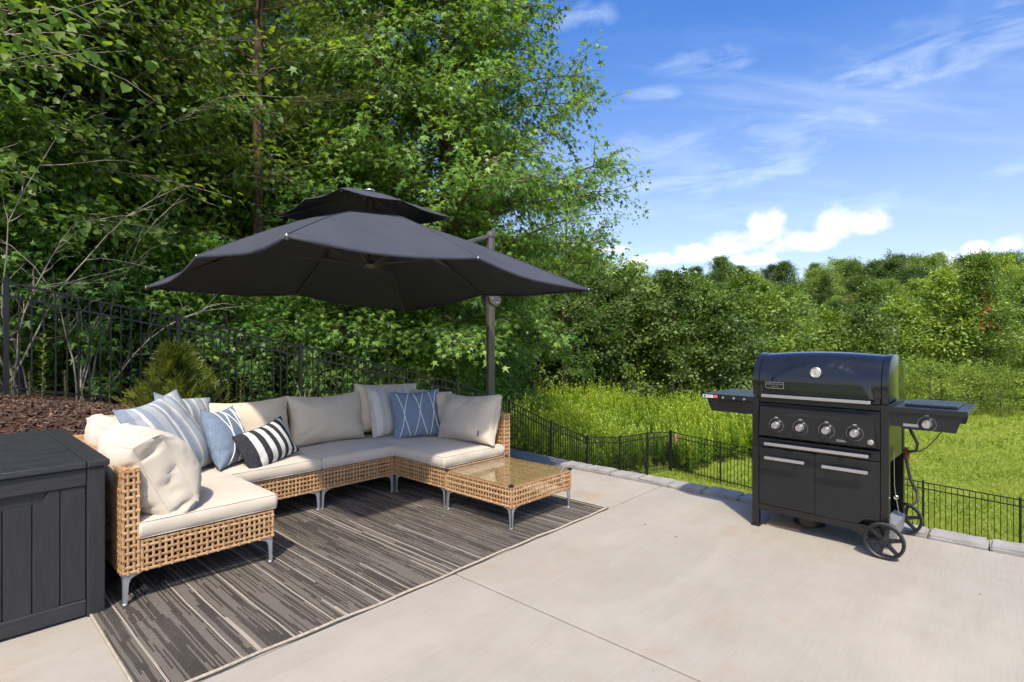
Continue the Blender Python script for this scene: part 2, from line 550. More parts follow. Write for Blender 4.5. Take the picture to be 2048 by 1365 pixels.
def scatter_chips(N):
    x = rng.uniform(-2.5, 3.6, N); y = rng.uniform(4.9, 8.75, N)
    z = ground(x, y) + .05
    L = rng.uniform(.02, .075, N); Wd = rng.uniform(.006, .018, N)
    a = rng.uniform(0, 2 * np.pi, N); t = rng.normal(0, .35, N)
    d = np.stack([np.cos(a) * np.cos(t), np.sin(a) * np.cos(t), np.sin(t)], 1)
    s = np.stack([-np.sin(a), np.cos(a), rng.normal(0, .5, N)], 1)
    s /= np.linalg.norm(s, axis=1)[:, None]
    c = np.stack([x, y, z], 1)
    v = np.stack([c - d * L[:, None] / 2 - s * Wd[:, None], c + d * L[:, None] / 2 - s * Wd[:, None] * .6, c + d * L[:, None] / 2 + s * Wd[:, None] * .6, c - d * L[:, None] / 2 + s * Wd[:, None]], 1).reshape(-1, 3)
    up = np.cross(d, s) * .006
    v2 = v + np.repeat(np.where(up[:, 2:3] < 0, -up, up), 4, axis=0)
    V = np.concatenate([v, v2]); o = np.arange(N) * 4; q = N * 4
    F = np.concatenate([np.stack([o + q, o + 1 + q, o + 2 + q, o + 3 + q], 1), np.stack([o, o + 1, o + 1 + q, o + q], 1), np.stack([o + 2, o + 3, o + 3 + q, o + 2 + q], 1)])
    lv = np.repeat(rng.random(N), 4)
    return V, F, np.concatenate([lv, lv])
M_chip = bpy.data.materials.new('bark_chips'); M_chip.use_nodes = True
T = NT(M_chip.node_tree); b = T.n['Principled BSDF']
at = T.add('ShaderNodeAttribute', attribute_name='lv')
T.link(T.ramp(at.outputs['Fac'], [(0, (0.028, 0.014, 0.010)), (0.6, (0.075, 0.038, 0.025)), (0.9, (0.14, 0.08, 0.052)), (1, (0.24, 0.15, 0.10))]), b.inputs['Base Color'])
b.inputs['Roughness'].default_value = 0.9
V, F, lv = scatter_chips(14000)
tag(add('bark_chips', npmesh('bark_chips', V, F, M_chip, lv=lv)), 'loose bark chips strewn over the mulch bank', 'mulch', kind='stuff')

# ------------------------------------------------------------------ patio
M_conc = bpy.data.materials.new('concrete'); M_conc.use_nodes = True
T = NT(M_conc.node_tree); b = T.n['Principled BSDF']
pos = T.add('ShaderNodeNewGeometry').outputs['Position']
big = T.noise(pos, 0.55, 4, 0.55); mid = T.noise(pos, 3.5, 6, 0.65); fine = T.noise(pos, 160, 2, 0.5)
broom = T.noise(T.mapping(pos, scale=(1.2, 42, 1), rot=(0, 0, R(7))), 3.0, 5, 0.7)
c = T.mix(T.rng(big, 0.3, 0.7), (0.272, 0.248, 0.208), (0.344, 0.313, 0.262))
c = T.mix(T.rng(mid, 0.38, 0.7, 0, 0.6), c, (0.240, 0.217, 0.174))
c = T.mix(T.rng(broom, 0.35, 0.75, 0, 0.55), c, (0.385, 0.35, 0.288))
stain = T.noise(T.mapping(pos, loc=(3.1, 1.2, 0)), 1.7, 6, 0.7)
stm = T.math('MULTIPLY', T.rng(stain, 0.55, 0.68, 0, 0.75), T.rng(T.noise(pos, 9, 4, 0.6), 0.4, 0.65, 0.2, 1))
c = T.mix(stm, c, (0.335, 0.225, 0.145))
wash = T.noise(T.mapping(pos, scale=(.5, 1.6, 1), rot=(0, 0, R(-20))), 1.1, 5, 0.6, .8)
c = T.mix(T.rng(wash, 0.52, 0.70, 0, 0.45), c, (0.40, 0.364, 0.30))
spot = T.noise(pos, 26, 2, 0.4)
c = T.mix(T.rng(spot, 0.76, 0.80, 0, 0.5), c, (0.22, 0.17, 0.13))
c = T.mix(T.rng(fine, 0.3, 0.7, 0, 0.16), c, (0.30, 0.28, 0.26))
T.link(c, b.inputs['Base Color'])
T.put(b.inputs['Roughness'], T.rng(mid, 0.3, 0.7, 0.72, 0.9))
b.inputs['Specular IOR Level'].default_value = 0.3
bn = T.add('ShaderNodeBump'); bn.inputs['Strength'].default_value = 0.35; bn.inputs['Distance'].default_value = 0.003
T.link(T.math('ADD', T.math('MULTIPLY', broom, 0.8), fine), bn.inputs['Height']); T.link(bn.outputs[0], b.inputs['Normal'])
M_bed = mat('joint_earth', (0.13, 0.11, 0.085), 0.95)
patio = tag(add('patio', MB().box((PAT_U0, PAT_V0, -.45), (WALL_U - .06, PAT_V1, -.022)), mt=M_bed), 'pale concrete patio of large slabs with narrow joints', kind='structure')
us = [4.46 - 2.457 * i for i in range(6)]; vs = [4.73 - 2.46 * i for i in range(6)]
for i in range(5):
    for j in range(5):
        if us[i + 1] < PAT_U0 - .1 or vs[j + 1] < PAT_V0 - .1:
            continue
        add('concrete_slab', MB().box((us[i + 1] + .005, vs[j + 1] + .005, -.10), (us[i] - .005, vs[j] - .005, 0), .004), patio, mt=M_conc)

# stone edging: one block after another along the patio's outer edge
M_pav = mat('edging_stone', (0.275, 0.262, 0.24), 0.85, var=0.22, vscale=6, bump=0.8, bscale=30, dirt=(0.22, 0.21, 0.2), dscale=5, coord='Object')
edging = tag(add('stone_edging', MB().box((4.50, -7.5, -.12), (4.64, 4.9, -.03)), mt=M_bed), 'row of grey stone edging blocks along the patio rim', kind='structure')
random.seed(3)
def stone(L, Wd, Hh, seed):
    rr = random.Random(seed)
    bm = bmesh.new(); bmesh.ops.create_cube(bm, size=1)
    for v in bm.verts:
        v.co = (v.co.x * Wd, v.co.y * L, v.co.z * Hh)
    bmesh.ops.bevel(bm, geom=list(bm.edges), offset=.011, segments=2, affect='EDGES')
    bmesh.ops.subdivide_edges(bm, edges=[e for e in bm.edges if e.calc_length() > .1], cuts=3, use_grid_fill=True)
    for v in bm.verts:
        v.co += Vector((rr.gauss(0, .0022), rr.gauss(0, .0018), rr.gauss(0, .0016)))
    return MB().bm(bm)
stones = [stone(.298, .205, .09, i).mesh('stone', M_pav, R(40)) for i in range(5)]
n = 0
v = 3.137 + .305 * 5
while v > -6.5:
    o = add('stone', stones[n % 5], edging, (4.57 + random.uniform(-.004, .004), v + .153, -.022 + random.uniform(-.002, .003)), (random.gauss(0, .006), random.gauss(0, .006), (n % 2) * math.pi + random.gauss(0, .006)))
    v -= .306; n += 1

# block wall that carries the patio edge above the slope
M_block = mat('wall_block', (0.33, 0.315, 0.30), 0.9, var=0.2, vscale=5, bump=0.9, bscale=24)
wall = tag(add('retaining_wall', MB().box((4.46, -7.5, -4.0), (4.60, 4.9, -.07)), mt=M_bed), 'grey block retaining wall under the patio edge', 'wall')
blk = stone(.395, .10, .19, 9).mesh('block', M_block, R(40))
for r_ in range(6):
    y = -7.3 + (r_ % 2) * .2
    while y < 4.8:
        add('block', blk, wall, (4.622, y, -.165 - r_ * .195), (0, 0, 0))
        y += .40

# ------------------------------------------------------------------ fence
M_fence = mat('black_fence', (0.012, 0.012, 0.013), 0.42, var=0.25, vscale=20, spec=0.4)
FH = 1.39
post_me = MB().box((-.0255, -.0255, -.3), (.0255, .0255, FH + .03), .003).mesh('post', M_fence)
cap_me = MB().box((-.029, -.029, FH + .031), (.029, .029, FH + .043), .003).box((-.018, -.018, FH + .043), (.018, .018, FH + .05)).mesh('post_cap', M_fence)
pick_me = MB().box((-.008, -.008, .045), (.008, .008, FH - .012)).mesh('picket', M_fence)
def fence(label, posts):
    """posts: list of (x, y); rails rake with the ground, pickets stay upright"""
    t = thing('metal_fence', label, 'fence', (posts[0][0], posts[0][1], gz(*posts[0])), 0, None)
    o0 = t.location.copy()
    P = [Vector((x, y, gz(x, y))) for x, y in posts]
    for i, p in enumerate(P):
        o = add('post', post_me, t, p - o0)
        add('post_cap', cap_me, o)
    for a, b in zip(P[:-1], P[1:]):
        d = b - a
        for hz in (FH - .01, FH - .17, .14):
            m = MB()
            q0, q1 = a + Vector((0, 0, hz)) - o0, b + Vector((0, 0, hz)) - o0
            h = Vector((d.x, d.y, 0)).normalized() * .026
            m.tube([q0 + h, q1 - h], .0185, 4, up=(0, 0, 1))
            add('rail', m, t, mt=M_fence)
        for k in range(1, 16):
            q = a + d * (k / 16.0)
            add('picket', pick_me, t, q - o0)
    return t
VF = 8.70
up = [-2.93, -1.14, .65, 2.44, 4.25, 6.0, 7.75, 9.4, 11.0, 12.64, 14.38, 16.1, 17.76]
fence('black picket fence stepping down the slope in front of the wood and weeds', [(u, VF) for u in up])
fence('low black picket fence crossing the lawn beyond the grill', [(17.76, 8.70 - .03)] + [(17.76, v) for v in (6.93, 5.15, 3.37, 1.59, -.27, -2.1, -3.9)])
# ------------------------------------------------------------------ vegetation
def norm(a):
    return a / np.maximum(np.linalg.norm(a, axis=1)[:, None], 1e-9)

def star_leaf():
    v = [(0, 0.30, 0.02)]; 
    tips = [(-150, .0), ]
    ang = [0, 62, 128, -128, -62]; ln = [.74, .62, .40, .40, .62]
    # tip, notch alternating round a centre; stalk at the bottom
    ring = []
    for i in range(5):
        a = math.radians(ang[i]); L = ln[i]
        ring.append((math.sin(a) * L, .30 + math.cos(a) * L, -.10 * L))
        a2 = math.radians([31, 95, 180, -95, -31][i]); r2 = [.21, .19, .22, .19, .21][i]
        ring.append((math.sin(a2) * r2, .30 + math.cos(a2) * r2, .03))
    v += ring
    f = []
    order = [1, 2, 3, 4, 5, 6, 7, 8, 9, 10]
    for i in range(5):
        tip = 1 + 2 * i
        prv = 1 + (2 * i - 1) % 10; nxt = 2 + 2 * i
        f.append((0, prv, tip, nxt))
    return np.array(v), np.array(f)
STAR = star_leaf()
HEART = (np.array([(0, 0, 0), (-.34, .16, .06), (-.36, .46, .07), (0, 1.0, -.06), (.36, .46, .07), (.34, .16, .06), (0, .42, -.02)]), np.array([(0, 6, 2, 1), (6, 3, 3, 2), (0, 5, 4, 6), (6, 4, 3, 3)]))
HEART = (HEART[0], np.array([(0, 6, 2, 1), (0, 5, 4, 6)]), )
OVAL = (np.array([(0, 0, 0), (-.27, .45, .07), (0, 1.0, -.05), (.27, .45, .07), (0, .48, -.0)]), np.array([(0, 4, 2, 1), (0, 3, 2, 4)]))
HEARTL = (np.array([(0, .05, 0), (-.40, .10, .07), (-.42, .45, .07), (0, 1.0, -.07), (.42, .45, .07), (.40, .10, .07)]), np.array([(0, 3, 2, 1), (0, 5, 4, 3)]))
DIAM = (np.array([(0, 0, 0), (-.36, .5, .10), (0, 1.0, -.04), (.36, .5, -.06)]), np.array([(0, 3, 2, 1)]))
def needle_tuft(n=13, seed=1):
    r = np.random.default_rng(seed); v = []; f = []
    for i in range(n):
        a = r.uniform(0, 2 * np.pi); t = r.uniform(.25, 1.25)
        d = np.array([math.sin(t) * math.cos(a), math.cos(t), math.sin(t) * math.sin(a)])
        s = np.cross(d, r.normal(size=3)); s /= np.linalg.norm(s)
        L = r.uniform(.75, 1.0)
        k = len(v)
        v += [tuple(s * .013), tuple(d * L * .55 + s * .011), tuple(d * L + np.array([0, 0, -.05])), tuple(d * L * .55 - s * .011)]
        f.append((k, k + 1, k + 2, k + 3))
    return np.array(v), np.array(f)
TUFT = needle_tuft()

def leaves(name, pos, tip, nrm, size, tmpl, mt, lv=None, seed=0):
    r = np.random.default_rng(seed)
    tv, tf = tmpl
    tip = norm(tip); side = norm(np.cross(tip, nrm)); nn = np.cross(side, tip)
    N = len(pos)
    M = np.stack([side, tip, nn], 2) * size[:, None, None]          # columns
    V = (np.einsum('nij,kj->nki', M, tv) + pos[:, None]).reshape(-1, 3)
    F = (tf[None] + (np.arange(N) * len(tv))[:, None, None]).reshape(-1, tf.shape[1])
    if lv is None:
        lv = r.random(N)
    return npmesh(name, V, F, mt, False, np.repeat(lv, len(tv)))

def grow(seed, H, base, prof, nprim, nsec, rtrunk, pitch=(50, 75), droop=.25, seclen=.42, wob=.12, lean=(0, 0), clear=None, secdown=0.0):
    """trunk, limbs and twigs. prof(t): crown radius at t = 0 (crown base) .. 1 (top). -> MB of wood, list of twig polylines"""
    r = random.Random(seed)
    wood = MB(); twigs = []
    P = []
    for i in range(13):
        t = i / 12
        P.append(Vector((lean[0] * t * H + wob * math.sin(2.1 * t * 3 + seed) * t, lean[1] * t * H + wob * math.cos(1.7 * t * 3 + seed * 2) * t, t * H)))
    def tp(t):
        q = min(max(t, 0), .9999) * 12; i = int(q)
        return P[i].lerp(P[i + 1], q - i)
    wood.tube([p - Vector((0, 0, .3 if i == 0 else 0)) for i, p in enumerate(P)], [rtrunk * (1.25 if i == 0 else 1) * (1 - .93 * i / 12) + .006 for i in range(13)], 9)
    for k in range(nprim):
        t = (k + r.random()) / nprim
        t = t ** .92
        h = (base + (H - base) * t) / H
        a = k * 2.39996 + r.uniform(-.5, .5)
        L = max(prof(t), .15) * r.uniform(.68, 1.12)
        pit = math.radians(pitch[0] + (pitch[1] - pitch[0]) * (1 - t) + r.uniform(-10, 10))   # from vertical
        d = Vector((math.cos(a) * math.sin(pit), math.sin(a) * math.sin(pit), math.cos(pit)))
        p = tp(h); pts = [p.copy()]
        n = 6
        for s in range(n):
            d = (d + Vector((r.gauss(0, .10), r.gauss(0, .10), r.gauss(0, .06) - droop / n * (.4 + s / n)))).normalized()
            p = p + d * (L / n); pts.append(p.copy())
        r0 = max(.006, min(rtrunk * .42, .011 * L + .006) * (1 - .5 * t))
        wood.tube(pts, [r0 * (1 - .85 * s / n) for s in range(n + 1)], 5, cap=False)
        twigs.append(pts[2:])
        for j in range(nsec):
            q = r.uniform(.12, .98) ** .75
            i = min(int(q * n), n - 1); p0 = pts[i].lerp(pts[i + 1], q * n - i)
            dm = (pts[i + 1] - pts[i]).normalized()
            sd = 1 if r.random() < .5 else -1
            lat = dm.cross(Vector((0, 0, 1))); lat = lat.normalized() if lat.length > .1 else Vector((1, 0, 0))
            d2 = (dm * r.uniform(.35, .9) + lat * sd * r.uniform(.45, 1.0) + Vector((0, 0, r.uniform(-.25, .45) - secdown))).normalized()
            L2 = (seclen * L * (1 - .3 * q) + .12) * r.uniform(.55, 1.15)
            L2 = min(L2, 1.7)
            tw = [p0.copy()]; pp = p0.copy()
            for s in range(4):
                d2 = (d2 + Vector((r.gauss(0, .14), r.gauss(0, .14), r.gauss(0, .1) - .06))).normalized()
                pp = pp + d2 * (L2 / 4); tw.append(pp.copy())
            if L2 > .3:
                wood.tube(tw, [max(.003, r0 * .33 * (1 - .2 * s)) for s in range(5)], 3, cap=False)
            twigs.append(tw)
    # leader
    twigs.append([tp(.86), tp(.92), tp(.97), tp(.999)])
    return wood, twigs

def leaf_out(name, twigs, per_m, size, tmpl, mt, seed, spread=.10, hang=.5, upn=.75, minper=4, tipd=.6, var=.25, centre=None, up_bias=0.0):
    r = np.random.default_rng(seed)
    A = []; B = []; cl = []
    for tw in twigs:
        P = np.array([tuple(p) for p in tw]); seg = np.diff(P, axis=0); L = np.linalg.norm(seg, axis=1).sum()
        n = max(minper, int(L * per_m))
        t = r.uniform(.12, 1.02, n) * (len(P) - 1); i = np.clip(t.astype(int), 0, len(P) - 2)
        A.append(P[i] + seg[i] * (t - i)[:, None]); B.append(norm(seg[i])); cl.append(np.full(n, r.normal(0, .17)))
    A = np.concatenate(A); B = np.concatenate(B); cl = np.concatenate(cl); N = len(A)
    off = r.normal(size=(N, 3)) * spread
    pos = A + off
    rad = np.stack([A[:, 0], A[:, 1], np.zeros(N)], 1); rad = norm(rad)
    tip = B * tipd + norm(off) * .8 + rad * .35 + np.array([0, 0, -hang + up_bias]) + r.normal(size=(N, 3)) * .3
    nr = np.array([0, 0, upn]) + rad * .45 + r.normal(size=(N, 3)) * .42
    s = size * (1 + r.normal(size=N) * var).clip(.45, 1.6)
    lv = (.5 + r.normal(size=N) * .17 + cl).clip(0, 1)
    return leaves(name, pos, norm(tip), nr, s, tmpl, mt, lv, seed)

M_bark = mat('bark', (0.10, 0.075, 0.055), 0.95, var=0.5, vscale=6, bump=1.0, bscale=18, stretch=(3, 3, .5), spec=0.15)
M_pbark = mat('pine_bark', (0.085, 0.055, 0.040), 0.95, var=0.5, vscale=7, bump=1.0, bscale=20, stretch=(3, 3, .7), spec=0.15)
M_gbark = mat('grey_bark', (0.21, 0.185, 0.15), 0.95, var=0.35, vscale=6, bump=0.8, bscale=25, spec=0.15)
L_gum = leafmat('sweetgum_leaf', (0.059, 0.121, 0.025), (0.129, 0.251, 0.046), (0.247, 0.392, 0.071), .42)
L_gum2 = leafmat('shade_leaf', (0.043, 0.106, 0.023), (0.097, 0.216, 0.042), (0.207, 0.357, 0.068), .42)
L_bud = leafmat('redbud_leaf', (0.062, 0.121, 0.020), (0.116, 0.212, 0.034), (0.233, 0.311, 0.047), .5)
L_oak = leafmat('oak_leaf', (0.042, 0.096, 0.019), (0.092, 0.183, 0.033), (0.181, 0.299, 0.048), .38)
L_pine = leafmat('pine_needle', (0.049, 0.084, 0.021), (0.101, 0.154, 0.033), (0.211, 0.244, 0.052), .3)
L_far = [leafmat('hill_leaf', (0.065, 0.124, 0.021), (0.142, 0.236, 0.040), (0.272, 0.376, 0.064), .35, vary=0.5),
         leafmat('hill_leaf_dark', (0.033, 0.070, 0.017), (0.077, 0.137, 0.028), (0.142, 0.216, 0.042), .3, vary=0.5),
         leafmat('hill_leaf_light', (0.101, 0.174, 0.026), (0.212, 0.322, 0.049), (0.369, 0.479, 0.079), .4, vary=0.5),
         leafmat('hill_leaf_brown', (0.083, 0.091, 0.030), (0.155, 0.167, 0.050), (0.245, 0.256, 0.075), .3, vary=0.5)]
L_red = leafmat('turning_leaf', (0.160, 0.050, 0.012), (0.260, 0.090, 0.018), (0.320, 0.160, 0.030), .4)

cone = lambda R0, p: (lambda t: R0 * (1 - t) ** p * min(1, .62 + t * 2.6))
ball = lambda R0: (lambda t: R0 * max(.12, math.sin(math.pi * min(.97, .16 + t * .84)) ** .7))

def proto(seed, H, base, prof, nprim, nsec, rt, per_m, size, tmpl, lm, bark=None, **kw):
    lk = {k: kw.pop(k) for k in list(kw) if k in ('spread', 'hang', 'upn', 'minper', 'tipd', 'var', 'up_bias')}
    wood, tw = grow(seed, H, base, prof, nprim, nsec, rt, **kw)
    wm = wood.mesh('trunk', bark or M_bark, True, fix=False)
    cm = leaf_out('crown', tw, per_m, size, tmpl, lm, seed, **lk)
    return {'trunk': wm, 'crown': cm}

def plant(pr, name, label, cat, x, y, scale=1.0, rz=0.0, group=None, sink=.05, z=None, crown_mat=None):
    zz = (gz(x, y) if z is None else z) - sink
    t = thing(name, label, cat, (x, y, zz), rz, group, scale)
    for k, me in pr.items():
        o = add(k, me, t)
        if crown_mat is not None and k == 'crown':
            o.material_slots[0].link = 'OBJECT'; o.material_slots[0].material = crown_mat
    return t

# ---- the near wood behind the fence
P_gum = proto(11, 18.0, 2.3, cone(4.7, .48), 180, 19, .23, 22, .135, STAR, L_gum, pitch=(38, 82), droop=.35, spread=.10, hang=.75, minper=7)
P_gum2 = proto(23, 13.5, 1.6, cone(3.8, .55), 84, 14, .17, 22, .125, STAR, L_gum2, pitch=(40, 78), droop=.3, spread=.11, hang=.7, minper=6)
P_sap = proto(5, 3.6, .25, cone(1.35, .5), 34, 7, .03, 30, .110, STAR, L_gum2, pitch=(35, 75), spread=.08, hang=.55, minper=5, wob=.2)
P_sap2 = proto(6, 2.4, .1, ball(1.15), 26, 7, .022, 30, .102, STAR, L_gum, pitch=(30, 80), spread=.09, hang=.45, minper=5, wob=.15)
P_oak = proto(31, 13.0, 2.0, ball(4.2), 60, 12, .2, 22, .135, OVAL, L_oak, pitch=(35, 75), spread=.13, hang=.25, minper=9)
P_oak2 = proto(37, 12.0, 1.2, cone(3.9, .5), 60, 12, .17, 22, .13, OVAL, L_gum2, pitch=(40, 80), spread=.13, hang=.3, minper=9)
P_bud = proto(41, 6.6, 1.6, ball(2.9), 50, 18, .06, 28, .078, HEARTL, L_bud, pitch=(35, 80), droop=.35, spread=.11, hang=.75, minper=8, bark=M_gbark)
P_pine = proto(53, 16.5, 4.6, cone(2.7, .45), 52, 8, .13, 8, .27, TUFT, L_pine, bark=M_pbark, pitch=(45, 80), droop=-.25, spread=.03, hang=-.25, upn=.2, minper=4, tipd=1.4, var=.15, wob=.1)

GW = 'trees of the near wood'
def at_px(px, v):
    """point on the line y = v that shows at picture column px"""
    q = (px - 1024) / 1076.0; a = R(FWD)
    # X = u sin a - v cos a ; Z = u cos a + v sin a
    return v * (math.cos(a) + q * math.sin(a)) / (math.sin(a) - q * math.cos(a)), v
u, v = at_px(893, 10.6)
plant(P_gum, 'sweetgum_tree', 'large sweetgum with star-shaped leaves rising right of the parasol', 'tree', u, v, 1.0, R(40))
u, v = at_px(757, 11.6)
plant(P_gum2, 'sweetgum_tree', 'sweetgum with straight trunk seen just behind the parasol canopy', 'tree', u, v, 1.05, R(100))
u, v = at_px(520, 11.0)
plant(P_pine, 'pine_tree', 'tall pine with long needles and reddish bare trunk left of the parasol', 'tree', u, v, 1.0, R(10))
u, v = at_px(330, 12.5)
plant(P_pine, 'pine_tree', 'pine half hidden behind the heart-leaved branches at upper left', 'tree', u, v, 1.05, R(150))
u, v = at_px(190, 11.6)
plant(P_bud, 'redbud_tree', 'redbud with heart-shaped leaves arching over the fence at upper left', 'tree', u, v, 1.2, R(15))
u, v = at_px(-70, 11.0)
plant(P_bud, 'redbud_tree', 'redbud at the left border of the picture above the first fence post', 'tree', u, v, 1.3, R(200))
u, v = pxw(1128, 25.5)
plant(P_oak, 'oak_tree', 'fine-leaved oak showing at the right side of the sweetgum crown', 'tree', u, v, .80, R(80))
wood_spots = [(60, 13.5, 'oak', 1.0), (-110, 12.0, 'oak2', 1.1), (215, 15.5, 'oak2', 1.1), (410, 15.0, 'oak', 1.05), (560, 14.5, 'gum2', 1.0), (660, 13.5, 'oak2', 1.0), (650, 17.5, 'oak', 1.0),
              (960, 15.5, 'gum2', .95), (820, 16.5, 'oak', 1.0), (470, 20, 'oak', 1.15), (240, 21, 'oak', 1.15), (20, 19, 'oak2', 1.2), (-300, 14, 'gum2', 1.1), (-520, 11.5, 'oak', 1.05)]
PR = {'oak': P_oak, 'oak2': P_oak2, 'gum2': P_gum2}
KD = {'oak': ('oak_tree', 'round-leaved oak in the wood'), 'oak2': ('understorey_tree', 'slim dark broadleaf tree in the wood'), 'gum2': ('sweetgum_tree', 'star-leaved sweetgum deeper in the wood')}
ORD = ['first', 'second', 'third', 'fourth', 'fifth', 'sixth', 'seventh', 'eighth', 'ninth', 'tenth', 'eleventh', 'twelfth', 'thirteenth', 'fourteenth', 'fifteenth', 'sixteenth']
def wood_place(px, v):
    if px < 0:
        return 'beyond the left picture edge'
    where = 'above the first fence panel' if px < 150 else 'above the conifer shrub' if px < 380 else 'left of the pine trunk' if px < 500 else 'over the parasol top' if px < 720 else 'behind the large sweetgum'
    return where + (', farther back' if v > 15.2 else '')
for i, (px, v, kd, s) in enumerate(wood_spots):
    u, v = at_px(px, v)
    plant(PR[kd], KD[kd][0], KD[kd][1] + ', ' + wood_place(px, v), 'tree', u, v, s, i * 1.7, GW)
# saplings and brush right behind the fence
r = random.Random(12)
sap = [(-40, 9.5), (40, 9.3), (110, 9.9), (180, 9.4), (250, 10.2), (300, 9.5), (375, 9.9), (440, 9.4), (505, 10.1), (560, 9.5), (625, 9.8), (680, 9.4), (735, 10.0), (800, 9.6), (850, 9.9), (915, 9.4), (955, 9.8), (150, 11.2), (350, 11.5), (600, 11.6), (700, 11.3), (990, 10.8), (1030, 11.8), (500, 12.2)]
bn_ = sorted(p for i, (p, v) in enumerate(sap) if i % 3 == 2); sn_ = sorted(p for i, (p, v) in enumerate(sap) if i % 3 != 2)
for i, (px, v) in enumerate(sap):
    u, v = at_px(px, v + .65)
    if i % 3 == 2:
        plant(P_sap2, 'sapling_bush', 'low star-leaved bush behind the fence, ' + ORD[bn_.index(px)] + ' such from left', 'bush', u, v, r.uniform(.85, 1.25), r.uniform(0, 6), 'bushes behind the fence')
    else:
        plant(P_sap, 'sweetgum_sapling', 'slender star-leaved sapling behind the fence, ' + ORD[sn_.index(px)] + ' sapling from the left', 'sapling', u, v, r.uniform(.75, 1.2), r.uniform(0, 6), 'saplings behind the fence')

# ---- bare grey brush at the left
def bare_brush(seed, H, n):
    rr = random.Random(seed); m = MB()
    for i in range(n):
        a = rr.uniform(0, 6.28); p = Vector((rr.gauss(0, .15), rr.gauss(0, .15), 0)); d = Vector((math.cos(a) * .28, math.sin(a) * .28, 1)).normalized(); L = H * rr.uniform(.6, 1.1)
        pts = [p.copy()]
        for s in range(9):
            d = (d + Vector((rr.gauss(0, .13), rr.gauss(0, .13), -.055 * s * .5))).normalized(); p = p + d * L / 9; pts.append(p.copy())
        m.tube(pts, [.014 * (1 - s / 11) for s in range(10)], 5, cap=False)
        for j in range(11):
            k = rr.randint(2, 8); q = pts[k].copy(); dd = (pts[k + 1] - pts[k]).normalized(); dd = (dd + Vector((rr.gauss(0, .7), rr.gauss(0, .7), rr.gauss(.1, .4)))).normalized(); tp = [q.copy()]; LL = rr.uniform(.3, 1.1)
            for s in range(5):
                dd = (dd + Vector((rr.gauss(0, .2), rr.gauss(0, .2), rr.gauss(-.05, .15)))).normalized(); q = q + dd * LL / 5; tp.append(q.copy())
            m.tube(tp, [.005 * (1 - s / 7) for s in range(6)], 3, cap=False)
    return m
M_twig = mat('bare_twig', (0.30, 0.265, 0.215), 0.9, var=0.3)
brush = [bare_brush(s, 3.6, 6).mesh('stems', M_twig, True, fix=False) for s in (3, 8)]
for k, (px, v) in enumerate([(190, 9.35), (20, 9.6)]):
    u, v = at_px(px, v)
    t = thing('bare_brush', ['arching leafless grey brush behind the second fence panel', 'tangle of leafless grey twigs at the left picture edge'][k], 'brush', (u, v, gz(u, v) - .05), k * 2.0)
    add('stems', brush[k], t)

# ---- trees and bushes beyond the meadow, then up the hill
P_mid = [proto(60 + i, [6.5, 5.2, 7.5][i], .3, [ball(2.7), ball(2.5), cone(2.9, .45)][i], 48, 11, .1, 19, .17, DIAM, L_far[0], pitch=(35, 85), spread=.17, hang=.2, minper=9) for i in range(3)]
P_far = [proto(70 + i, [13, 15, 12, 16][i], [2.0, 2.5, 1.5, 3][i], [ball(4.8), cone(4.6, .42), ball(5.4), ball(4.6)][i], 72, 15, .2, 18, .21, DIAM, L_far[0], pitch=(30, 80), spread=.26, hang=.15, minper=9) for i in range(4)]
P_bush = proto(81, 2.6, .05, ball(1.7), 40, 9, .04, 26, .085, OVAL, L_far[2], pitch=(25, 85), spread=.11, hang=.05, minper=8, up_bias=.1)
P_wil = proto(83, 6.0, .4, ball(3.0), 46, 10, .09, 24, .15, OVAL, L_far[2], pitch=(30, 80), droop=.7, secdown=.3, spread=.12, hang=.5, minper=9)
GM = 'dense small trees along the back of the meadow'
mids = [(1010, 25, 0, .95, 1), (1075, 27, 2, .9, 0), (1135, 27, 1, 1.0, 1), (1190, 28.5, 2, .95, 1), (1245, 28, 0, 1.0, 1), (1300, 29, 1, 1.05, 0), (1345, 28, 2, .9, 1), (1395, 29.5, 0, 1.0, 0), (1440, 29, 1, 1.0, 1), (1490, 31, 2, .95, 0), (1540, 31, 0, .95, 0),
        (1060, 31, 2, 1.1, 1), (1165, 33, 0, 1.25, 2), (1270, 34, 2, 1.0, 2), (1370, 36, 0, 1.1, 0), (1470, 38, 1, 1.25, 2), (1580, 38, 2, 1.0, 0), (1660, 37, 1, 1.1, 2), (1730, 36, 0, .95, 1), (1000, 34, 0, 1.3, 0), (940, 30, 2, 1.2, 1)]
NM = {0: 'leafy green small tree behind the meadow', 1: 'dark green small tree behind the meadow', 2: 'light yellow-green small tree rising behind the meadow'}
for i, (px, Z, k, s, mi) in enumerate(mids):
    x, y = pxw(px, Z)
    mn_ = sorted(q[0] for q in mids if q[4] == mi)
    plant(P_mid[k], 'small_tree', NM[mi] + ', ' + ORD[mn_.index(px)] + ' from left', 'tree', x, y, s, i * 1.3, GM, crown_mat=L_far[mi])
